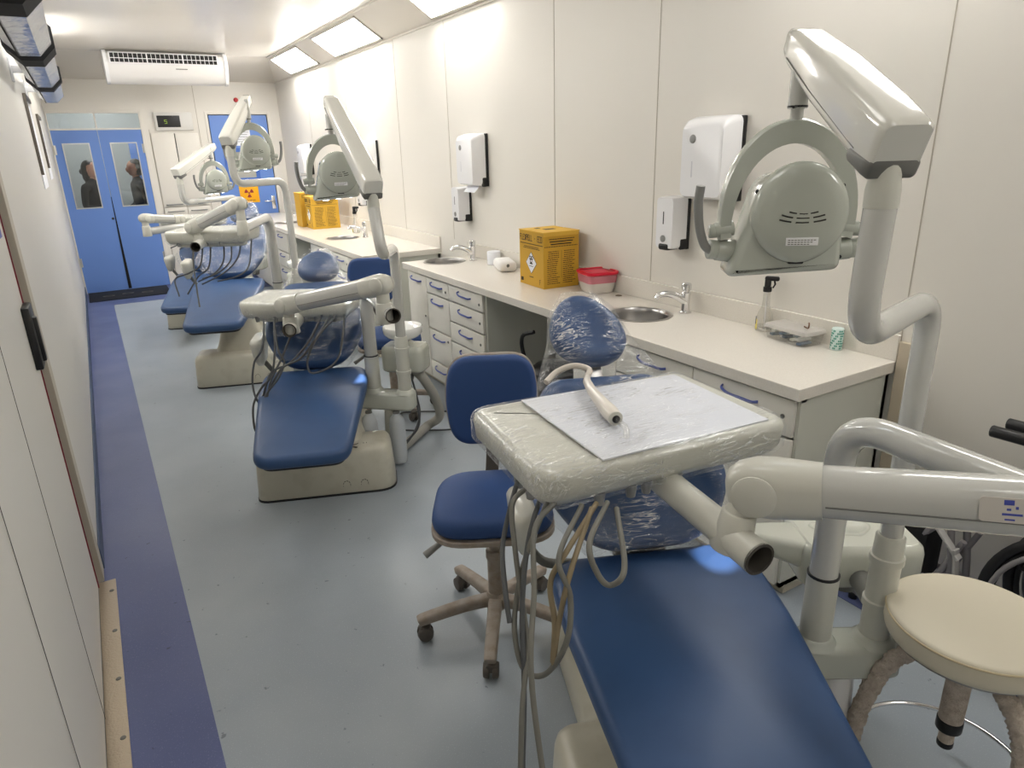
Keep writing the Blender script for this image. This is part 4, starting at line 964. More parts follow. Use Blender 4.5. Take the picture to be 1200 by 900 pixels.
def tray_unit(u, label):
    P = Vector(u['post']); zb = u['br']; o = thing('instrument_tray_unit', label, 'instrument tray', (P.x, P.y, 0), 0, 'swing arm instrument trays')
    pt = Vector(u['pipe_top']); pe = Vector(u['pipe_end'])      # bend centre and open end
    r = .036
    bm = BM(); cyl(bm, (P.x, P.y, zb-.03), (P.x, P.y, zb+.20), r+.003, n=24); obj('post_sleeve', bm, SLEEVE, o)
    bm = BM(); cyl(bm, (P.x, P.y, zb+.199), (P.x, P.y, zb+.205), r+.0035, n=24); obj('ring', bm, BLACK, o)
    bm = BM(); sweep(bm, fillet([(P.x, P.y, zb+.204), pt, pe], .11, 9), circ(r-.001, 22), cap=False); pp = obj('bent_pipe', bm, PAINT, o, 60)
    dd = (pe-pt).normalized(); a, b_ = frame(dd)
    bm = BM(); R = [ring(bm, pe+dd*e, a, b_, circ(q, 22)) for q, e in ((r-.001, -.004), (r-.001, .002), (r-.006, .002), (r-.008, -.12), (.001, -.121))]; skin(bm, R, False); obj('pipe_mouth', bm, [mat('pipe_inside', srgb(70, 66, 60), .8)], pp, 50)
    # spring arm between two elbows
    A = Vector(u['elbow_tray']); B = Vector(u['elbow_pipe']); d = (B-A).normalized(); side = d.cross(V(0, 0, 1)).normalized(); upv = side.cross(d)
    k = u.get('arm', 1.)
    def sec(c, w, h, rr): return [bm.verts.new(c+side*x+upv*y) for x, y in rrect(w*k, h*k, rr*k, 6)]
    L = (B-A).length
    bm = BM(); skin(bm, [sec(A+d*t, w, h, rr) for t, w, h, rr in ((.12*L+.03, .075, .088, .034), (L-.12*L-.03, .078, .094, .036))]); ar = obj('spring_arm', bm, PAINT, o, 60)
    bm = BM()
    for s in (-1, 1): tube(bm, [A+d*(.12*L+.04)+side*s*.0385*k-upv*.012, B-d*(.12*L+.04)+side*s*.0395*k-upv*.012], .0016, 6)
    obj('seam_line', bm, GREYC, ar)
    if u.get('sticker'):
        so = A+d*L*.56+side*.0402*k+upv*.012; Mk = basis(so, d, upv, side)
        bm = BM(); slabpoly(bm, rrect(.075, .045, .006), 0, .0008, MX(Mk)); stk = obj('worn_sticker', bm, mat('sticker_pale', srgb(206, 200, 192), .5), ar, 0)
        bm = BM()
        for q0, q1, q2, q3 in ((-.004, .010, .010, .019), (.0, .0, .006, .004), (.012, .003, .016, .008), (-.006, -.009, .022, -.005), (.024, -.008, .032, -.004), (-.002, -.018, .012, -.015)): bx(bm, (q0, q1, .0008), (q2, q3, .0012), M=Mk)
        obj('sticker_print', bm, LBLUE, stk, 0)
    for c, q in ((A, d), (B, -d)):
        bm = BM(); R = []
        for t, w, h, rr in ((-.052, .02, .03, .009), (-.046, .055, .062, .024), (-.03, .075, .088, .034), (0, .086, .104, .036), (.03, .088, .106, .036), (.12*L+.034, .082, .096, .036)):
            R.append([bm.verts.new(c+q*(t*k if t < .05 else t)+side*x+upv*y) for x, y in rrect(w*k, h*k, rr*k, 6)])
        skin(bm, R); hs = obj('elbow_housing', bm, CREAM, o, 50)
        for s in (-1, 1):
            bm = BM(); lathe(bm, c+side*s*.042*k, [(.038*k, 0), (.038*k, .004), (.033*k, .008), (.001, .0095)], 30, side*s, cap=False); obj('disc_cover', bm, CREAM, hs, 50)
    # pivot from the pipe end up into its elbow
    q = pe - dd*.05
    bm = BM(); cyl(bm, (B.x, B.y, q.z+.0), (B.x, B.y, B.z), .030, n=22); cyl(bm, (B.x, B.y, q.z-.045), (B.x, B.y, q.z+.05), .040, .036, 22, bev=.004); obj('pipe_pivot', bm, CREAM, o, 50)
    # tray bracket tube
    m = Vector(u['tube_mouth']); tc = Vector(u['tray']); tz = tc.z
    tin = Vector(u['tube_in']); dt = (m-tin).normalized(); a2, b2 = frame(dt)
    bm = BM(); sweep(bm, [tin, m], circ(.034, 22), cap=False); tb = obj('tray_tube', bm, CREAM, o, 60)
    bm = BM(); R = [ring(bm, m+dt*e, a2, b2, circ(q_, 22)) for q_, e in ((.034, -.004), (.034, .002), (.029, .002), (.027, -.10), (.001, -.101))]; skin(bm, R, False); obj('tube_mouth', bm, [mat('pipe_inside', srgb(70, 66, 60), .8)], tb, 50)
    tt = (V2(A)-V2(tin)).dot(dt)/max(1e-6, V2(dt).dot(V2(dt))) ; pj = tin+dt*max(.05, min((m-tin).length-.03, (A-tin).dot(dt)))
    bm = BM(); cyl(bm, (pj.x, pj.y, pj.z-.028), (pj.x+(A.x-pj.x)*.3, pj.y+(A.y-pj.y)*.3, pj.z+.055), .042, .034, 22, bev=.003); cyl(bm, (pj.x, pj.y, pj.z+.03), A, .028, n=20); obj('tray_pivot', bm, CREAM, o, 50)
    # tray
    w, dp = u.get('ts', (.62, .40)); Mt = T(tc.x, tc.y, tz, u['trz'])
    bm = BM(); O = roundpoly([(-w/2, -dp/2, .075), (w/2, -dp/2, .06), (w/2*.97, dp/2, .05), (-w/2*.97, dp/2, .05)], 8); R = []
    for i, z in ((.06, -.095), (.024, -.086), (.006, -.064), (0, -.02), (.004, -.008), (.014, -.001), (.024, .002), (.036, -.003), (.05, -.004)): R.append([bm.verts.new(Mt @ V(x, y, z)) for x, y in inset(O, i)])
    skin(bm, R); tr = obj('tray', bm, mat('tray_cream', srgb(200, 199, 187), .3, coat=.3), o, 50)
    bm = BM(); slabpoly(bm, rrect(w*.80, dp*.36, .04), -.12, -.090, MX(Mt @ T(0, -dp*.12)), .008); obj('underside_pan', bm, CREAM, tr, 50)
    # paper sheet and film on the tray
    if u.get('sheet'):
        bm = BM(); slabpoly(bm, [(-.182, -.205), (.275, -.195), (.285, .18), (-.185, .195)], .001, .0045, MX(Mt)); sh = obj('tray_sheet', bm, [mat('sheet_grey', srgb(216, 218, 224), .45)], tr, 0); sh['label'] = 'pale grey paper sheet lying under the film'
    bm = BM(); R = []; random.seed(9)
    for i, z in ((.055, -.102), (.014, -.091), (-.006, -.064), (-.007, -.018), (-.001, -.004), (.012, .004), (.026, .0056), (.042, .0062)): R.append([bm.verts.new(Mt @ V(x, y, z+random.uniform(-.0008, .0008))) for x, y in inset(O, i)])
    skin(bm, R, False); bm.faces.new(R[-1]); fl = obj('cling_film', bm, FILM, tr, 180); fl['label'] = 'clear cling film stretched over the tray'
    # instrument holders along the left and front edge
    for i, (hx, hy) in enumerate(u.get('holders', [])):
        bm = BM(); pth = Mt @ V(hx, hy, -.078); cyl(bm, pth, pth-V(0, 0, .03), .014, .010, 12); obj('hose_socket', bm, HGREY, tr)
    for i, hs in enumerate(u.get('hoses', [])):
        m_ = [HOSED, HOSE, HOSEY][hs[0]]
        bm = BM(); tube(bm, hs[1], u.get('hr', .0055), 8, 8); obj('hose', bm, m_, o, 80)
    return o

def lamp_unit(u, label):
    P = Vector(u['lpost']); zb = u['br']; o = thing('operating_lamp', label, 'dental lamp', (P.x, P.y, 0), 0, 'dental lamps on S shaped poles')
    bm = BM(); lathe(bm, (P.x, P.y, zb-.03), [(.036, 0), (.036, .135), (.041, .135), (.041, .155), (.036, .157), (.036, .265), (.041, .267), (.041, .285), (.036, .287), (.034, .34), (.030, .345)], 24); sl = obj('post_sleeve', bm, SLEEVE, o, 50)
    S1 = Vector(u['s1']); S2 = Vector(u['s2']); E = Vector(u['box_low'])
    bm = BM(); sweep(bm, fillet([(P.x, P.y, zb+.31), S1, S2, (E.x, E.y, E.z-.10)], .10, 9), circ(.0262, 20)); obj('s_pole', bm, PAINT, o, 60)
    bm = BM(); lathe(bm, (E.x, E.y, E.z-.11), [(.027, 0), (.0275, .002), (.0275, .03), (.025, .045), (.025, .07)], 20); obj('pole_collar', bm, SLEEVE, o, 50)
    H = Vector(u['box_high']); d = (H-E).normalized(); side = d.cross(V(0, 0, 1)).normalized(); upv = side.cross(d)
    bm = BM()
    def sec(c, w, h, r, dz=0): return [bm.verts.new(c+side*x+upv*(y+dz)) for x, y in rrect(w, h, r, 6)]
    L = (H-E).length
    skin(bm, [sec(E-d*.040, .074, .080, .014), sec(E-d*.036, .082, .088, .017), sec(E-d*.02, .086, .092, .018), sec(E+d*.05, .088, .096, .018), sec(E+d*L*.55, .084, .088, .016), sec(H-d*.03, .070, .070, .014), sec(H+d*.010, .060, .052, .012), sec(H+d*.014, .052, .044, .010)])
    bmx = obj('arm_box', bm, mat('arm_box_paint', srgb(214, 213, 205), .12, coat=.8), o, 40)
    bm = BM(); skin(bm, [sec(E-d*.0405, .076, .030, .008, -.034), sec(E-d*.037, .085, .033, .009, -.035), sec(E-d*.02, .089, .034, .010, -.036), sec(E+d*.028, .090, .030, .010, -.040), sec(E+d*.036, .086, .024, .008, -.041)]); obj('dark_end_cap', bm, GREYC, bmx, 50)
    bm = BM()
    for s in (-1, 1): tube(bm, [E+d*.02+side*s*.0432-upv*.026, E+d*L*.6+side*s*.0412-upv*.022, H-d*.03+side*s*.036-upv*.018], .0014, 6)
    obj('seam_line', bm, GREYC, bmx)
    # pin, yoke, head in the lamp's own frame
    c = Vector(u['lamp']); yw = u.get('lyaw', 0); k = u.get('ls', 1.); Ml = T(c.x, c.y, c.z, yw) @ Matrix.Rotation(u.get('lpitch', 0), 4, 'X') @ Matrix.Scale(k, 4)
    top = Ml @ V(0, 0, .20)
    bm = BM(); cyl(bm, top-V(0, 0, .01), (top.x, top.y, H.z-.01), .013, n=14); cyl(bm, top+V(0, 0, .02), top+V(0, 0, .02)+(V(top.x, top.y, H.z-.02)-top)*.55, .019, n=16); pn = obj('pin', bm, PAINT, o)
    bm = BM(); cyl(bm, top+V(0, 0, .022), top+V(0, 0, .026), .0200, n=16); tube(bm, [top+V(-.018, -.01, .024), top+V(-.032, -.015, .022)], .003, 6); obj('pin_clip', bm, BLACK, pn)
    bm = BM(); R = []
    for i in range(31):
        a = math.radians(-12+204*i/30); rx, rz = .140, .190; wd = .0125+.0085*math.sin(max(0, min(PI, a)))
        R.append([bm.verts.new(Ml @ V(math.cos(a)*(rx-.012+x), y+.0, math.sin(a)*(rz-.012+x*1.15))) for x, y in ((-wd, -.014), (wd*.8, -.014), (wd, -.008), (wd, .016), (-wd, .016))])
    skin(bm, R); yk = obj('yoke', bm, LAMPG, o, 40)
    for a in (-3, 60, 118, 183):
        bm = BM(); lathe(bm, Ml @ V(math.cos(math.radians(a))*.134, -.0125, math.sin(math.radians(a))*.17), [(.003, -.001), (.003, .0008), (.001, .001)], 8, Ml.to_3x3() @ V(0, -1, 0)); obj('screw', bm, BLACK, yk)
    # head body, front outline extruded along y with softened back
    O = roundpoly([(-.125, -.118, .022), (.112, -.104, .022), (.110, -.02, .05), (.092, .098, .05), (-.062, .098, .05), (-.092, -.02, .10)], 7)
    bm = BM(); R = []
    for y, i in ((-.045, .017), (-.042, .011), (-.034, .004), (-.018, 0), (.05, 0), (.065, .005), (.068, .014)): R.append([bm.verts.new(Ml @ V(x, y, z)) for x, z in inset(O, i)])
    skin(bm, R); hd = obj('lamp_head', bm, LAMPG, o, 40)
    dc = V(.012, -.040, .018); R3 = Ml.to_3x3()
    bm = BM(); R = []
    for r, y in ((.096, .01), (.096, -.012), (.092, -.022), (.082, -.030), (.060, -.034), (.03, -.036), (.001, -.0365)): R.append([bm.verts.new(Ml @ (dc+V(x*(1-.05*(abs(z)/.096)**3), y, z*1.06))) for x, z in circ(r, 44)])
    skin(bm, R, False); dm = obj('back_cover', bm, LAMPG, hd, 50)
    bm = BM()
    for rr, n_, hw in ((.040, 3, 36), (.054, 3, 40), (.068, 3, 34)):
        for j in range(n_):
            a0 = 270-hw+2*hw*j/n_+2; a1 = 270-hw+2*hw*(j+1)/n_-4
            pts = [Ml @ (dc+V(rr*1.3*math.cos(math.radians(a)), -.0352, rr*.62*math.sin(math.radians(a))+.026)) for a in (a0, (a0+a1)/2, a1)]
            tube(bm, pts, .0018*k, 6)
    obj('vent_slots', bm, INK, dm)
    bm = BM(); bx(bm, (-.030, -.0368, -.062), (.034, -.0335, -.046), .0006, M=Ml @ Matrix.Translation(dc)); lb = obj('rating_label', bm, WHITEP, dm, 0)
    bm = BM()
    for rw in range(3):
        for q in range(9-rw): bx(bm, (-.026+.0063*q, -.0373, -.0515-.0042*rw), (-.0215+.0063*q, -.0366, -.0502-.0042*rw), M=Ml @ Matrix.Translation(dc))
    obj('label_print', bm, INK, lb, 0)
    bm = BM(); bx(bm, (-.016, -.018, -.103), (.016, .0, -.094), .003, M=Ml @ Matrix.Translation(dc)); obj('switch', bm, BLACK, hd)
    for x, z in ((-.075, .062), (.098, .07), (-.10, -.088), (.108, -.075)):
        bm = BM(); lathe(bm, Ml @ V(x, -.041 if abs(x) < .09 else -.030, z), [(.0045, 0), (.0045, .0015), (.002, .002)], 10, R3 @ V(0, -1, 0)); obj('screw', bm, BLACK, hd)
    # lens on the front edge, lit
    bm = BM(); slabpoly(bm, inset(O, .014), 0, .010, lambda p: Ml @ V(p.x, .066+p.z, p.y), .003); obj('front_lens', bm, mat('lamp_lens', srgb(225, 232, 245), .08, coat=.5), hd, 40)
    for x in (-.06, .0, .06):
        bm = BM(); lathe(bm, Ml @ V(x, .022, -.108+.009*(x+.06)/.12), [(.022*k, 0), (.022*k, .006), (.015*k, .010)], 16, R3 @ V(0, 0, -1)); obj('light_spot', bm, mat('lamp_led', (1, 1, 1), .3, emit=(.86, .92, 1, u.get('led', 14))), hd, 50)
    # pivots and side handles
    for s in (-1, 1):
        bm = BM(); cyl(bm, Ml @ V(s*.108, 0, -.015), Ml @ V(s*.148, 0, -.020), .016*k, n=16, bev=.002); cyl(bm, Ml @ V(s*.132, 0, -.020), Ml @ V(s*.160, 0, -.022), .0145*k, n=16, bev=.003); obj('yoke_pivot', bm, LAMPG, hd, 50)
        bm = BM(); cyl(bm, Ml @ V(s*.10, .012, -.066), Ml @ V(s*.142, .006, -.062), .025*k, .023*k, 20, bev=.003); cyl(bm, Ml @ V(s*.140, .006, -.062), Ml @ V(s*.158, .002, -.060), .021*k, n=20, bev=.002); kb = obj('handle_boss', bm, LAMPG, hd, 50)
        hx = u.get('hbend', .012)
        bm = BM(); tube(bm, [Ml @ V(s*.150, 0, -.064), Ml @ V(s*.168, -.006, -.050), Ml @ V(s*.182, -.012, -.01), Ml @ V(s*.188, -.018, .04), Ml @ V(s*.186, -.022, .075)], .0095*k, 12, 6); obj('handle', bm, HGREY, kb, 60)
    return o

def spittoon(u, label):
    P = Vector(u['post']); Q = Vector(u['lpost']); zb = u['br']
    mid = (P+Q)/2; d = (Q-P); d.z = 0; d.normalize(); n = V(d.y, -d.x, 0)
    if n.y > 0: n = -n                       # towards the chair foot
    o = thing('spittoon_unit', label, 'spittoon', (mid.x, mid.y, 0), 0, 'spittoon units beside the chairs')
    # bracket arm carrying both posts, running back under the chair
    Mb = basis(V(mid.x, mid.y, 0), d, n, V(0, 0, -1))
    up = V(0, 0, 1); Mb = basis(V(mid.x, mid.y, 0), d, -n, up)
    bm = BM(); O = roundpoly([(-.42, -.055, .02), (.145, -.055, .045), (.145, .055, .045), (-.42, .055, .02)], 7); R = [[bm.verts.new(Mb @ V(x, y, z)) for x, y in inset(O, i)] for i, z in ((.012, zb-.098), (.0, zb-.085), (0, zb-.015), (.006, zb-.005), (.018, zb))]; skin(bm, R); br = obj('bracket', bm, LAMPG if False else mat('bracket_cream', srgb(190, 193, 183), .25, coat=.3), o, 40)
    for p in (P, Q):
        bm = BM(); lathe(bm, (p.x, p.y, zb-.004), [(.058, 0), (.052, .006), (.045, .016), (.041, .022)], 26); obj('post_flange', bm, mat('bracket_cream', srgb(190, 193, 183), .25, coat=.3), br, 60)
    if zb-.1 > .02:
        bm = BM(); R = [[bm.verts.new(Mb @ V(-.0+x, y, z)) for x, y in rrect(w, w2, .03)] for w, w2, z in ((.10, .09, .002), (.095, .085, .06), (.075, .07, zb-.09))]; skin(bm, R); obj('support_foot', bm, WHITEP if u.get('bottles') is None else CREAM, o, 50)
    # water body behind the lamp post
    c = Vector(u['body']); w, dp, h = u.get('bs', (.30, .20, .135)); Mc = T(c.x, c.y, c.z, u.get('brz', math.atan2(d.y, d.x)))
    bm = BM(); O = roundpoly([(-w/2, -dp/2, .05), (w/2, -dp/2, .05), (w/2, dp/2, .05), (-w/2, dp/2, .05)], 7)
    R = [[bm.verts.new(Mc @ V(x, y, z)) for x, y in inset(O, i)] for i, z in ((.02, 0), (.004, .01), (0, .02), (0, h-.03), (.005, h-.012), (.018, h), (.03, h))]; skin(bm, R); bd = obj('water_body', bm, mat('spittoon_cream', srgb(198, 200, 189), .25, coat=.4), o, 40)
    bm = BM(); cyl(bm, (c.x-.0, c.y, c.z+.03), (Q.x, Q.y, c.z+.05), .03, n=14); cyl(bm, Mc @ V(0, 0, .0), Mc @ V(0, 0, -.06), .045, .035, 16); obj('body_mount', bm, GREYC, bd)
    # arm plate reaching over to the chair
    if u.get('shelf'):
        A = Vector(u['shelf']); bm = BM(); s0 = Mc @ V(-w*.35, 0, h*.55); dd = (A-s0).normalized(); sd = dd.cross(up).normalized()
        R = [[bm.verts.new(s0+dd*((A-s0).length*t)+sd*x+up*y) for x, y in rrect(ww, hh, .02)] for t, ww, hh in ((0, .15, .10), (.4, .12, .075), (.8, .075, .05), (1, .05, .035))]; skin(bm, R); obj('swing_plate', bm, mat('spittoon_cream', srgb(198, 200, 189), .25, coat=.4), o, 50)
    if u.get('bowl'):
        b = Vector(u['bowl']); rb = u.get('rb', .115)
        bm = BM(); lathe(bm, b, [(.03, -.05), (.05, -.035), (rb*.80, -.02), (rb*.97, .0), (rb, .035), (rb-.006, .04), (rb-.012, .035), (rb*.8, .008), (.02, -.012), (.001, -.013)], 36, cap=False); obj('spit_bowl', bm, mat('porcelain', srgb(240, 240, 236), .12, coat=.5), o, 60)
        bm = BM(); cyl(bm, (b.x, b.y, b.z-.055), (b.x, b.y, c.z+h-.004), .055, .07, 22); obj('bowl_base', bm, mat('spittoon_cream', srgb(198, 200, 189), .25, coat=.4), o, 50)
    else:
        bm = BM(); R = []
        for i, z in ((0, h+.0005), (.004, h+.004), (.012, h+.0042), (.016, h+.0008)): R.append([bm.verts.new(Mc @ V(-.03+x*(1+.25*math.sin(3*math.atan2(y, x))), y*(1+.2*math.cos(2*math.atan2(y, x))), z)) for x, y in [((.082-i)*math.cos(a), (.048-i)*math.sin(a)) for a in [2*PI*q/36 for q in range(36)]]])
        skin(bm, R); obj('bowl_recess', bm, mat('spittoon_cream', srgb(198, 200, 189), .25, coat=.4), bd, 50)
        bm = BM(); lathe(bm, Mc @ V(-w/2+.02, -dp/2-.001, .07), [(.006, 0), (.006, .002), (.002, .003)], 10, Mc.to_3x3() @ V(0, -1, 0)); obj('screw', bm, INK, bd)
    # bottles hanging under the bracket
    for i, (bx_, by_, zt, zbm) in enumerate(u.get('bottles') or []):
        bm = BM(); lathe(bm, (bx_, by_, zbm), [(.038, 0), (.043, .006), (.044, .02), (.044, zt-zbm-.06), (.037, zt-zbm-.030), (.018, zt-zbm-.010), (.016, zt-zbm)], 24); bo = obj('bottle', bm, BOTTLE, o, 50)
        bm = BM(); lathe(bm, (bx_, by_, zt-.004), [(.019, 0), (.019, max(.01, zb-.097-zt))], 16); obj('bottle_cap', bm, GREYC, bo)
    for i, h_ in enumerate(u.get('corr') or []):
        bm = BM(); pts = spline(h_, 26); n_ = len(pts)
        T_ = [(pts[min(j+1, n_-1)]-pts[max(j-1, 0)]).normalized() for j in range(n_)]; a, b2 = frame(T_[0]); R = []
        for j in range(n_):
            if j: q = T_[j-1].rotation_difference(T_[j]); a = q @ a; b2 = q @ b2
            R.append(ring(bm, pts[j], a, b2, circ(.0285 if j % 2 else .025, 14)))
        skin(bm, R); obj('corrugated_hose', bm, CORR, o, 30)
    for i, h_ in enumerate(u.get('wires') or []):
        bm = BM(); tube(bm, h_, .006, 8, 7); obj('hose', bm, HOSED, o, 80)
    return o

U1 = dict(foot=(.80, .33, .43), hip=(1.19, 1.27, .55), head=(1.255, 1.66, 1.125), base=(1.045, .93, 0), wf=.44, wh=.60, pr=.345, pz=.095, sag=.10, rh=.118,
    post=(1.43, .879, 0), lpost=(1.561, .798, 0), br=.42, pipe_top=(1.43, .879, 1.045), pipe_end=(1.41, .12, 1.02), elbow_tray=(1.02, .79, 1.03), elbow_pipe=(1.40, .20, 1.115), arm=1.12,
    tube_in=(1.01, 1.06, .945), tube_mouth=(.964, .724, .92), tray=(1.021, 1.197, 1.05), trz=math.radians(-7), ts=(.67, .43), sheet=True, sticker=True, hr=.0058,
    holders=[(-.30, -.1), (-.30, -.04), (-.26, -.15), (-.18, -.19), (-.10, -.19), (-.06, -.19), (.02, -.19)],
    hoses=[(0, [(.70, 1.17, .975), (.66, 1.14, .93), (.619, 1.107, .86), (.584, 1.037, .80), (.575, 1.009, .753)]),
           (1, [(.70, 1.13, .975), (.653, 1.118, .95), (.624, 1.06, .87), (.607, 1.01, .79), (.596, .976, .70), (.545, .92, .60), (.50, .86, .40), (.47, .80, .20)]),
           (0, [(.72, 1.10, .975), (.65, 1.05, .90), (.60, 1.0, .78), (.57, .95, .62), (.53, .90, .40), (.49, .82, .10), (.46, .74, .02)]),
           (1, [(.71, 1.04, .975), (.64, 1.01, .95), (.589, .935, .87), (.526, .85, .76), (.50, .76, .55), (.49, .68, .30)]),
           (1, [(.75, 1.0, .975), (.642, .928, .93), (.645, .895, .86), (.622, .874, .78), (.596, .908, .69), (.58, .965, .665), (.58, .999, .736), (.612, 1.034, .806), (.64, 1.04, .88), (.70, 1.05, .98)]),
           (2, [(.78, .99, .975), (.665, .935, .93), (.63, .94, .87), (.621, .913, .797), (.603, .893, .724), (.625, .905, .80), (.654, .908, .90), (.76, .98, .975)]),
           (1, [(.80, .98, .975), (.672, .872, .981), (.668, .842, .933), (.685, .824, .912), (.713, .82, .942), (.80, .95, .975)])],
    s1=(1.553, .796, 1.335), s2=(1.125, .692, 1.334), box_low=(1.13, .688, 1.672), box_high=(1.315, 1.02, 1.86), lamp=(1.265, .975, 1.512), lyaw=math.radians(-36), ls=1.0, led=6,
    body=(1.72, .99, .465), bs=(.34, .22, .135), shelf=(1.40, 1.16, .61))
U2 = dict(foot=(.575, 2.79, .44), hip=(.90, 3.64, .535), head=(1.14, 4.23, 1.01), base=(.815, 3.31, 0), pr=.30, pz=.13, sag=.05,
    post=(1.16, 3.462, 0), lpost=(1.291, 3.336, 0), br=.42, pipe_top=(1.16, 3.462, .985), pipe_end=(1.06, 2.81, .98), elbow_tray=(.74, 3.42, .965), elbow_pipe=(1.045, 2.88, 1.11), arm=.95,
    tube_in=(.83, 3.60, .85), tube_mouth=(.725, 3.36, .85), tray=(.90, 3.73, .94), trz=math.radians(-36), ts=(.60, .36),
    holders=[(-.25, -.05), (-.2, -.15), (-.1, -.15), (0, -.15), (.06, -.15), (.12, -.15), (.22, -.15)],
    hoses=[(0, [(.66, 3.60, .87), (.611, 3.506, .745), (.564, 3.507, .677), (.536, 3.482, .576), (.541, 3.445, .494), (.60, 3.50, .40)]), (0, [(.70, 3.56, .87), (.663, 3.468, .727), (.625, 3.445, .614), (.569, 3.454, .554), (.519, 3.451, .474), (.502, 3.42, .372), (.52, 3.45, .30)]),
        (0, [(.70, 3.57, .87), (.678, 3.459, .74), (.693, 3.429, .673), (.647, 3.423, .593), (.585, 3.432, .525), (.544, 3.419, .432)]), (0, [(.80, 3.53, .87), (.743, 3.448, .795), (.686, 3.441, .694), (.621, 3.439, .594), (.578, 3.423, .492), (.54, 3.40, .40)]),
        (0, [(.93, 3.50, .87), (.821, 3.393, .772), (.719, 3.413, .672), (.628, 3.448, .626), (.567, 3.451, .50)]), (0, [(.97, 3.48, .87), (.843, 3.38, .771), (.767, 3.392, .691), (.676, 3.427, .645), (.60, 3.451, .53)]),
        (0, [(1.03, 3.44, .87), (.99, 3.36, .80), (.94, 3.30, .70), (.88, 3.30, .645), (.80, 3.35, .62), (.80, 3.374, .691), (.862, 3.377, .79), (.99, 3.45, .87)])],
    s1=(1.291, 3.336, 1.20), s2=(1.055, 2.87, 1.24), box_low=(1.075, 2.98, 1.535), box_high=(1.13, 3.62, 1.91), lamp=(1.105, 3.58, 1.555), lyaw=math.radians(-10), ls=1.0,
    body=(1.375, 3.50, .49), bs=(.25, .17, .15), bowl=(1.38, 3.53, .70), rb=.112, bottles=[(1.10, 3.42, .315, .06), (1.225, 3.33, .315, .02)],
    corr=[[(1.40, 3.44, .50), (1.46, 3.46, .42), (1.56, 3.55, .26), (1.62, 3.64, .10), (1.55, 3.68, .035), (1.40, 3.56, .03), (1.25, 3.45, .03), (1.12, 3.46, .05)]],
    wires=[[(1.30, 3.50, .012), (1.49, 4.0, .012), (1.609, 4.004, .012), (1.83, 3.87, .012), (2.0, 3.78, .03)], [(1.2, 3.45, .012), (1.38, 3.74, .012), (1.493, 3.70, .012), (1.69, 3.59, .012), (2.0, 3.45, .03)], [(1.36, 3.42, .49), (1.42, 3.50, .33), (1.44, 3.52, .18), (1.36, 3.48, .08), (1.22, 3.42, .02)], [(1.34, 3.42, .49), (1.38, 3.40, .30), (1.40, 3.46, .14), (1.28, 3.44, .06), (1.18, 3.44, .03)]])
U3 = dict(foot=(.59, 5.22, .53), hip=(.93, 6.27, .65), head=(1.22, 6.84, 1.16), base=(.805, 5.44, 0), sag=.05,
    post=(1.17, 5.60, 0), lpost=(1.30, 5.49, 0), br=.50, pipe_top=(1.17, 5.60, 1.215), pipe_end=(.87, 5.0, 1.20), elbow_tray=(.60, 5.38, 1.195), elbow_pipe=(.86, 4.97, 1.36), arm=.95,
    tube_in=(.70, 5.55, 1.09), tube_mouth=(.575, 5.22, 1.075), tray=(.745, 5.50, 1.165), trz=math.radians(-30), ts=(.60, .36),
    hoses=[(0, [(.66, 5.46, 1.09), (.617, 5.478, .918), (.536, 5.504, .861), (.439, 5.55, .82), (.44, 5.5, .7)]), (0, [(.71, 5.44, 1.09), (.668, 5.443, .904), (.583, 5.463, .83), (.495, 5.468, .714)]), (0, [(.79, 5.4, 1.09), (.768, 5.4, .943), (.696, 5.407, .856), (.58, 5.453, .80)]),
        (0, [(.84, 5.38, 1.09), (.811, 5.374, .941), (.712, 5.397, .855), (.61, 5.442, .82)]), (0, [(.91, 5.36, 1.09), (.856, 5.351, .952), (.75, 5.374, .854), (.60, 5.437, .78)]), (0, [(.97, 5.32, 1.09), (.922, 5.294, .908), (.843, 5.311, .834), (.70, 5.366, .80)]), (1, [(.60, 5.48, 1.09), (.57, 5.45, .95), (.56, 5.43, .80), (.555, 5.42, .62)])],
    holders=[(-.2, -.15), (-.1, -.15), (0, -.15), (.1, -.15)],
    s1=(1.30, 5.49, 1.475), s2=(.89, 5.17, 1.48), box_low=(.885, 5.17, 1.77), box_high=(1.13, 5.58, 2.05), lamp=(1.10, 5.47, 1.675), lyaw=math.radians(-5), ls=1.05,
    body=(1.40, 5.68, .60), bs=(.25, .17, .15), bowl=(1.40, 5.70, .80), bottles=[(1.12, 5.53, .38, .12), (1.22, 5.48, .38, .10)])
U4 = dict(foot=(.56, 6.86, .36), hip=(.92, 7.86, .50), head=(1.16, 8.36, .97), base=(.815, 7.62, 0), sag=.03, bh=.22,
    post=(1.17, 7.75, 0), lpost=(1.31, 7.64, 0), br=.42, pipe_top=(1.17, 7.75, 1.02), pipe_end=(.43, 7.37, 1.01), elbow_tray=(.74, 7.62, 1.08), elbow_pipe=(.42, 7.36, 1.13), arm=.9,
    tube_in=(.86, 7.78, 1.0), tube_mouth=(.72, 7.58, 1.0), tray=(.90, 7.86, 1.09), trz=math.radians(-20), ts=(.60, .36), hoses=[(0, [(.75, 7.7, 1.01), (.7, 7.66, .85), (.62, 7.7, .8)]), (0, [(.85, 7.7, 1.01), (.8, 7.66, .85), (.7, 7.7, .78)])],
    s1=(1.31, 7.64, 1.26), s2=(.74, 7.0, 1.27), box_low=(.74, 7.0, 1.54), box_high=(1.11, 7.33, 1.75), lamp=(1.07, 7.26, 1.43), lyaw=0, ls=.95,
    body=(1.42, 7.82, .49), bs=(.25, .17, .15), bowl=(1.42, 7.84, .70), bottles=[(1.12, 7.66, .30, .09)])
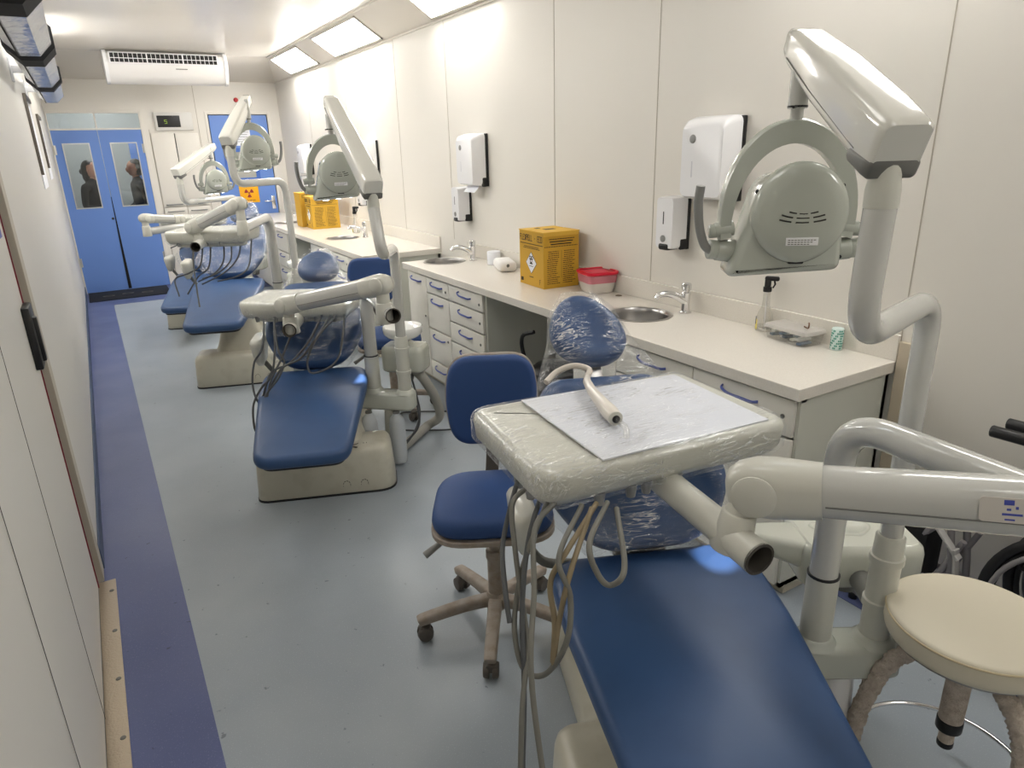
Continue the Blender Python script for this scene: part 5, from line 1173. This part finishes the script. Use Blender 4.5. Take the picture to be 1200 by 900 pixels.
LB = [('large blue dental chair in the foreground with a wrapped headrest', 'foreground instrument tray under cling film with hoses and a handpiece', 'big grey dental lamp in the foreground with its back to the camera', 'foreground cream spittoon body with two posts on a bracket'),
      ('second blue dental chair on a cream base with clear film over its back', 'second instrument tray on a white spring arm with dark hoses', 'second dental lamp hanging on its slanted arm before the yellow far box', 'second spittoon with round white bowl, hanging bottles and ribbed hose'),
      ('third blue dental chair back from the camera, raised, with a film wrapped back', 'third instrument tray with its arm raised before the blue single door', 'third dental lamp, highest of the row, in front of the single blue door', 'third spittoon unit, mostly hidden behind the posts of the third chair'),
      ('farthest blue dental chair showing only its foot cushion and base', 'farthest instrument tray with a short arm reaching left to the double door', 'smallest and farthest dental lamp before the white cupboard', 'farthest spittoon unit near the end of the far counter')]
for u, lb in zip((U1, U2, U3, U4), LB):
    dental_chair(u, lb[0]); tray_unit(u, lb[1]); lamp_unit(u, lb[2]); spittoon(u, lb[3])

# narrow beams of the lit dental lamps
def beam(name, p, q, size, e):
    ld = bpy.data.lights.new(name, 'SPOT'); ld.energy = e; ld.color = (.90, .94, 1); ld.spot_size = size; ld.spot_blend = .25; ld.shadow_soft_size = .02
    o = bpy.data.objects.new(name, ld); C.objects.link(o); d = (Vector(q)-Vector(p)).normalized(); a, b = frame(-d)
    o.matrix_world = basis(Vector(p), a, b, -d)
beam('lamp_beam', (1.385, .915, 1.385), (1.335, 1.15, .56), math.radians(9), 32)
beam('lamp_beam', (1.105, 3.55, 1.42), (1.045, 3.40, .53), math.radians(7.5), 75)
beam('lamp_beam', (1.13, 3.50, 1.42), (1.16, 3.0, 0), math.radians(5), 60)
# handpiece lying on the foreground tray
o = thing('dental_handpiece', 'cream handpiece with clear tip lying on the foreground tray', 'handpiece', (.98, 1.26, 1.06))
H0 = [V(1.075, 1.415, 1.075), V(1.04, 1.37, 1.082), V(1.005, 1.30, 1.081), V(.975, 1.22, 1.079), V(.955, 1.165, 1.078), V(.945, 1.135, 1.077)]
bm = BM(); R = []; a, b = frame((H0[-1]-H0[0]))
for p, r in zip(H0, (.008, .011, .013, .017, .020, .017)): R.append(ring(bm, p, a, b, circ(r, 18)))
skin(bm, R); hp = obj('grip', bm, mat('handpiece_cream', srgb(220, 214, 204), .3, coat=.3), o, 60)
bm = BM(); lathe(bm, (.945, 1.135, 1.077), [(.0172, 0), (.0172, .002), (.012, .003)], 18, H0[-1]-H0[-2]); obj('end_ring', bm, CREAM, hp)
bm = BM(); lathe(bm, (.9432, 1.1305, 1.0769), [(.0095, 0), (.0095, .0015)], 14, H0[-1]-H0[-2]); obj('socket', bm, BLACK, hp)
bm = BM(); tube(bm, [(.948, 1.14, 1.077), (.937, 1.108, 1.078), (.93, 1.08, 1.074), (.915, 1.06, 1.066)], .0075, 12, 5); obj('clear_tip', bm, CLEARP, hp)
bm = BM(); tube(bm, [H0[0], (1.10, 1.44, 1.085), (1.075, 1.475, 1.092), (1.03, 1.49, 1.08), (.98, 1.475, 1.062)], .0085, 12, 6); obj('cord', bm, mat('handpiece_cord', srgb(196, 188, 178), .4), hp)
# ------------------------------------------------------------------ blue stools
def star_stool(label, cx, cy, zs, a0, back, bw, bh, byaw):
    o = thing('swivel_stool', label, 'stool', (cx, cy, 0), 0, 'blue swivel stools with backrests')
    bm = BM(); lathe(bm, (cx, cy, .075), [(.028, 0), (.036, .01), (.036, .06), (.030, .075)], 20); hub = obj('hub', bm, TAUPE, o, 50)
    bm = BM(); cyl(bm, (cx, cy, .15), (cx, cy, .32), .026, n=18); cyl(bm, (cx, cy, .32), (cx, cy, zs-.02), .018, n=18); cyl(bm, (cx, cy, .29), (cx, cy, .325), .030, n=18, bev=.003); obj('column', bm, TAUPE, o)
    for i in range(5):
        a = math.radians(a0+72*i); d = V(math.cos(a), math.sin(a), 0); c = V(cx, cy, 0)
        bm = BM(); p = [c+d*.02+V(0, 0, .118), c+d*.12+V(0, 0, .112), c+d*.26+V(0, 0, .088), c+d*.285+V(0, 0, .08)]
        sweep(bm, spline(p, 4), rrect(.046, .038, .012, 4), scale=lambda t: 1.1-.25*t); lg = obj('leg', bm, TAUPE, o, 50)
        bm = BM(); tip = c+d*.265; s = V(-d.y, d.x, 0)
        for q in (-1, 1): cyl(bm, tip+s*q*.006+V(0, 0, .031), tip+s*q*.026+V(0, 0, .031), .0295, .026, 20, bev=.003)
        bx(bm, (-.02, -.018, .028), (.02, .018, .06), .008, M=T(tip.x, tip.y, 0, a)); cyl(bm, tip+V(0, 0, .05), tip+V(0, 0, .085), .007, n=8); obj('caster', bm, CASTER, lg)
    bm = BM(); O = roundpoly([(-.21, -.20, .13), (.21, -.20, .13), (.19, .20, .14), (-.19, .20, .14)], 8); Ms = T(cx, cy, zs, byaw)
    pad(bm, O, .0, .075, .035, .012, MX(Ms)); obj('seat', bm, BLUEF, o, 60)
    bm = BM(); slabpoly(bm, inset(O, -.004), -.014, .006, MX(Ms), .003); obj('seat_edge', bm, TAUPE, o)
    bm = BM(); bx(bm, (-.08, -.10, -.05), (.08, .10, -.012), .008, M=Ms); obj('mechanism', bm, CASTER, o)
    bm = BM(); tube(bm, [Ms @ V(-.05, -.02, -.035), Ms @ V(-.14, -.06, -.045), Ms @ V(-.17, -.075, -.06)], .006, 8); cyl(bm, Ms @ V(-.165, -.07, -.058), Ms @ V(-.235, -.105, -.095), .009, .013, 12, bev=.003); obj('lever', bm, HGREY, o)
    b = Vector(back); rt = V(math.cos(byaw), math.sin(byaw), 0); up = (V(0, 0, 1)+V(-rt.y, rt.x, 0)*.12).normalized(); n = rt.cross(up)
    Mb = basis(b, rt, up, n); O = roundpoly([(-bw/2*.86, -bh/2, .08), (bw/2*.86, -bh/2, .08), (bw/2, bh*.05, .12), (bw/2*.84, bh/2, .15), (-bw/2*.84, bh/2, .15), (-bw/2, bh*.05, .12)], 8)
    curve = lambda p: Mb @ V(p.x, p.y, p.z+.35*p.x*p.x)
    bm = BM(); pad(bm, O, -.01, .05, .022, .004, curve); obj('backrest', bm, BLUEF, o, 60)
    bm = BM(); slabpoly(bm, inset(O, -.004), -.024, -.004, curve, .004); obj('back_shell', bm, TAUPE, o, 60)
    bm = BM(); sweep(bm, spline([Ms @ V(0, .05, -.035), Ms @ V(0, .22, -.035), b-n*.05+V(0, 0, -bh*.55), b-n*.028], 5), rrect(.05, .012, .004)); obj('back_bar', bm, CASTER, o)
star_stool('blue swivel stool with taupe five arm base beside the foreground tray', 1.0, 1.85, .475, 164, (1.135, 2.07, .80), .345, .33, math.radians(-28))
star_stool('blue swivel stool half hidden behind the second tray arm and spittoon', 1.53, 4.15, .475, 130, (1.545, 4.44, .845), .33, .30, math.radians(-22))
#star_stool('blue swivel stool mostly hidden behind the third tray and far chair', .74, 8.9, .47, 100, (.68, 9.2, .84), .33, .30, math.radians(10))

# ------------------------------------------------------------------ white round stool
cx, cy = 1.622, .606
o = thing('round_stool', 'cream round padded stool with fluffy wrapped legs in the right corner', 'stool', (cx, cy, 0))
bm = BM(); O = circ(.186, 48); pad(bm, O, .517, .068, .012, .006, MX(T(cx, cy, 0)), bottom_rim=.02); st = obj('seat', bm, STONE, o, 50)
bm = BM(); c_ = [V(cx+.185*math.cos(a), cy+.185*math.sin(a), .576) for a in [2*PI*i/60 for i in range(61)]]; sweep(bm, c_, circ(.0028, 6), False); obj('piping', bm, mat('piping', srgb(196, 182, 150), .6), st)
bm = BM(); lathe(bm, (cx, cy, .505), [(.10, -.008), (.10, 0), (.17, .006), (.17, .014)], 32); obj('seat_plate', bm, STEEL, o)
bm = BM(); cyl(bm, (cx, cy, .26), (cx, cy, .505), .028, n=20); hub = obj('column', bm, FLUFF, o)
bm = BM(); cyl(bm, (cx, cy, .245), (cx, cy, .278), .030, n=20, bev=.003); obj('black_ring', bm, BLACK, hub)
bm = BM(); cyl(bm, (cx, cy, .205), (cx, cy, .25), .018, n=16); obj('spindle', bm, FLUFF, hub)
bm = BM(); cyl(bm, (cx, cy, .19), (cx, cy, .208), .019, n=16, bev=.003); obj('spindle_cap', bm, BLACK, hub)
for i, a in enumerate((124, 255, 331)):
    d = V(math.cos(math.radians(a)), math.sin(math.radians(a)), 0); c = V(cx, cy, 0); wr = i in (0, 1)
    pts = spline([c+d*.02+V(0, 0, .475), c+d*.10+V(0, 0, .455), c+d*.160+V(0, 0, .385), c+d*.195+V(0, 0, .26), c+d*.21+V(0, 0, .12), c+d*.218+V(0, 0, .02)], 6)
    bm = BM(); rr = .020 if wr else .0145
    sweep(bm, spline(pts, 3), circ(rr, 16))
    if wr:
        bm.normal_update()
        for v in bm.verts: v.co += v.normal*random.uniform(-.0025, .0055)
    lg = obj('leg', bm, FLUFF, o, 60)
    bm = BM(); cyl(bm, c+d*.219+V(0, 0, .0), c+d*.218+V(0, 0, .03), .017, n=14); obj('foot_cap', bm, BLACK, lg)
bm = BM(); c_ = [V(cx+.212*math.cos(a), cy+.212*math.sin(a), .12) for a in [2*PI*i/60 for i in range(61)]]; sweep(bm, c_, circ(.006, 8), False); obj('foot_ring', bm, CHROME, o, 60)

# ------------------------------------------------------------------ folded wheelchair by the wall
def wheelchair(x0, y0, label, tilt=0, tint=WGREY):
    """faces -y; folded to about 0.28 m; x0 = centre, y0 = wheel axle"""
    o = thing('folded_wheelchair', label, 'wheelchair', (x0, y0, 0))
    for s in (-1, 1):
        x = x0+s*.09
        bm = BM(); c = V(x, y0, .302); R = []
        pts = [c+V(0, .285*math.cos(a), .285*math.sin(a)) for a in [2*PI*i/56 for i in range(57)]]; sweep(bm, pts, circ(.0165, 10), False); wh = obj('wheel', bm, BLACK, o, 60)
        bm = BM(); pts = [c+V(s*.04, .255*math.cos(a), .255*math.sin(a)) for a in [2*PI*i/48 for i in range(49)]]; sweep(bm, pts, circ(.008, 8), False)
        for a in range(0, 360, 60): cyl(bm, c+V(s*.0, .265*math.cos(math.radians(a)), .265*math.sin(math.radians(a))), c+V(s*.045, .255*math.cos(math.radians(a)), .255*math.sin(math.radians(a))), .004, n=6)
        obj('hand_rim', bm, tint, wh, 60)
        bm = BM(); pts = [c+V(0, .262*math.cos(a), .262*math.sin(a)) for a in [2*PI*i/48 for i in range(49)]]; sweep(bm, pts, circ(.009, 8), False)
        for i in range(8):
            a = PI*2*i/8; sweep(bm, [c+V(0, .03*math.cos(a), .03*math.sin(a)), c+V(0, .26*math.cos(a+.1), .26*math.sin(a+.1))], rrect(.022, .010, .004))
        cyl(bm, c-V(.03, 0, 0), c+V(.03, 0, 0), .034, n=18, bev=.004); obj('spokes', bm, BLACK, wh, 50)
        # side frame
        xi = x0+s*.05
        bm = BM(); up_ = fillet([(xi, y0+.02, .12), (xi, y0+.16, .45), (xi, y0+.20, .775), (xi, y0+.24, .812), (xi, y0+.30, .81)], .06, 5)
        tube(bm, up_, .0125, 10)
        tube(bm, fillet([(xi, y0+.17, .50), (xi, y0-.36, .52), (xi, y0-.42, .46), (xi, y0-.46, .16)], .06, 5), .0125, 10)
        tube(bm, fillet([(xi, y0+.02, .13), (xi, y0-.40, .16)], .02), .0115, 10)
        tube(bm, fillet([(xi, y0+.21, .70), (xi, y0-.12, .71), (xi, y0-.17, .64), (xi, y0-.18, .52)], .05, 5), .0115, 10)
        obj('side_frame', bm, tint, o, 60)
        bm = BM(); cyl(bm, (xi, y0+.27, .811), (xi, y0+.37, .808), .0185, n=14, bev=.003); obj('push_grip', bm, BLACK, o)
        bm = BM(); bx(bm, (xi-.02, y0-.12, .715), (xi+.02, y0+.16, .745), .01); obj('arm_pad', bm, BLACK, o)
        bm = BM(); bx(bm, (xi-.004, y0-.15, .46), (xi+.004, y0+.15, .70), .003); obj('side_guard', bm, BLACKF, o)
        bm = BM(); cyl(bm, (xi-.013, y0-.42, .09), (xi+.013, y0-.42, .09), .085, n=26, bev=.008); cyl(bm, (xi, y0-.42, .09), (xi, y0-.41, .19), .009, n=8); obj('front_caster', bm, BLACK, o)
    for s in (-1, 1):
        bm = BM(); sweep(bm, [(x0-s*.075, y0-.05+s*.02, .18), (x0+s*.08, y0-.05+s*.02, .54)], rrect(.028, .014, .003)); sweep(bm, [(x0-s*.075, y0-.28+s*.02, .18), (x0+s*.08, y0-.28+s*.02, .54)], rrect(.028, .014, .003)); obj('cross_brace', bm, tint, o)
    # folded seat and back slings
    bm = BM(); P = [(-.05, .52), (-.025, .60), (0, .66), (.025, .60), (.05, .52)]
    skin(bm, [[bm.verts.new((x0+x, y, z+e)) for x, z in P for e in (0,)] + [bm.verts.new((x0+x, y, z-.006)) for x, z in P[::-1]] for y in (y0-.34, y0+.14)]); obj('seat_sling', bm, BLACKF, o)
    bm = BM(); P = [(-.05, 0), (-.025, -.05), (0, -.07), (.025, -.05), (.05, 0)]
    skin(bm, [[bm.verts.new((x0+x, y0+y+.17+(z-.5)*.2, z)) for x, y in P] + [bm.verts.new((x0+x, y0+y+.163+(z-.5)*.2, z)) for x, y in P[::-1]] for z in (.50, .775)]); obj('back_sling', bm, BLACKF, o)
    return o
wheelchair(2.30, .54, 'folded black and silver wheelchair against the wall at the right edge')
o = thing('walking_frame', 'folded grey tube frame with black fabric behind the cream stool', 'walking frame', (2.28, 1.10, 0))
for s in (-1, 1):
    x = 2.28+s*.05
    bm = BM(); tube(bm, fillet([(x, 1.24, .012), (x, 1.10, .30), (x, .985, .46), (x, .955, .60)], .05, 5), .0125, 10); tube(bm, [(x, .90, .02), (x, .93, .30), (x, .96, .48)], .0115, 10); tube(bm, [(x, 1.14, .22), (x, .92, .24)], .010, 8); tube(bm, [(x, 1.02, .12), (x, .91, .42)], .010, 8); obj('tube_frame', bm, WGREY, o, 60)
    for y in (1.24, .90):
        bm = BM(); cyl(bm, (x, y, 0), (x, y, .03), .017, n=12, bev=.003); obj('rubber_foot', bm, BLACK, o)
bm = BM(); bx(bm, (2.215, 1.01, .20), (2.345, 1.25, .50), .03); obj('fabric_seat', bm, BLACKF, o)
bm = BM(); sweep(bm, [(2.20, .99, .46), (2.20, .90, .37)], rrect(.03, .008, .002)); sweep(bm, [(2.20, .915, .40), (2.20, .90, .30)], rrect(.03, .008, .002)); obj('bracket', bm, mat('pale_bracket', srgb(176, 174, 172), .4), o)

# ------------------------------------------------------------------ world and colour management
w = bpy.data.worlds.new('world'); S.world = w; w.use_nodes = True
w.node_tree.nodes['Background'].inputs[0].default_value = (.9, .95, 1, 1); w.node_tree.nodes['Background'].inputs[1].default_value = .3
S.view_settings.view_transform = 'Standard'; S.view_settings.look = 'None'; S.view_settings.gamma = 1; S.view_settings.use_curve_mapping = False
S.view_settings.exposure = 1.45
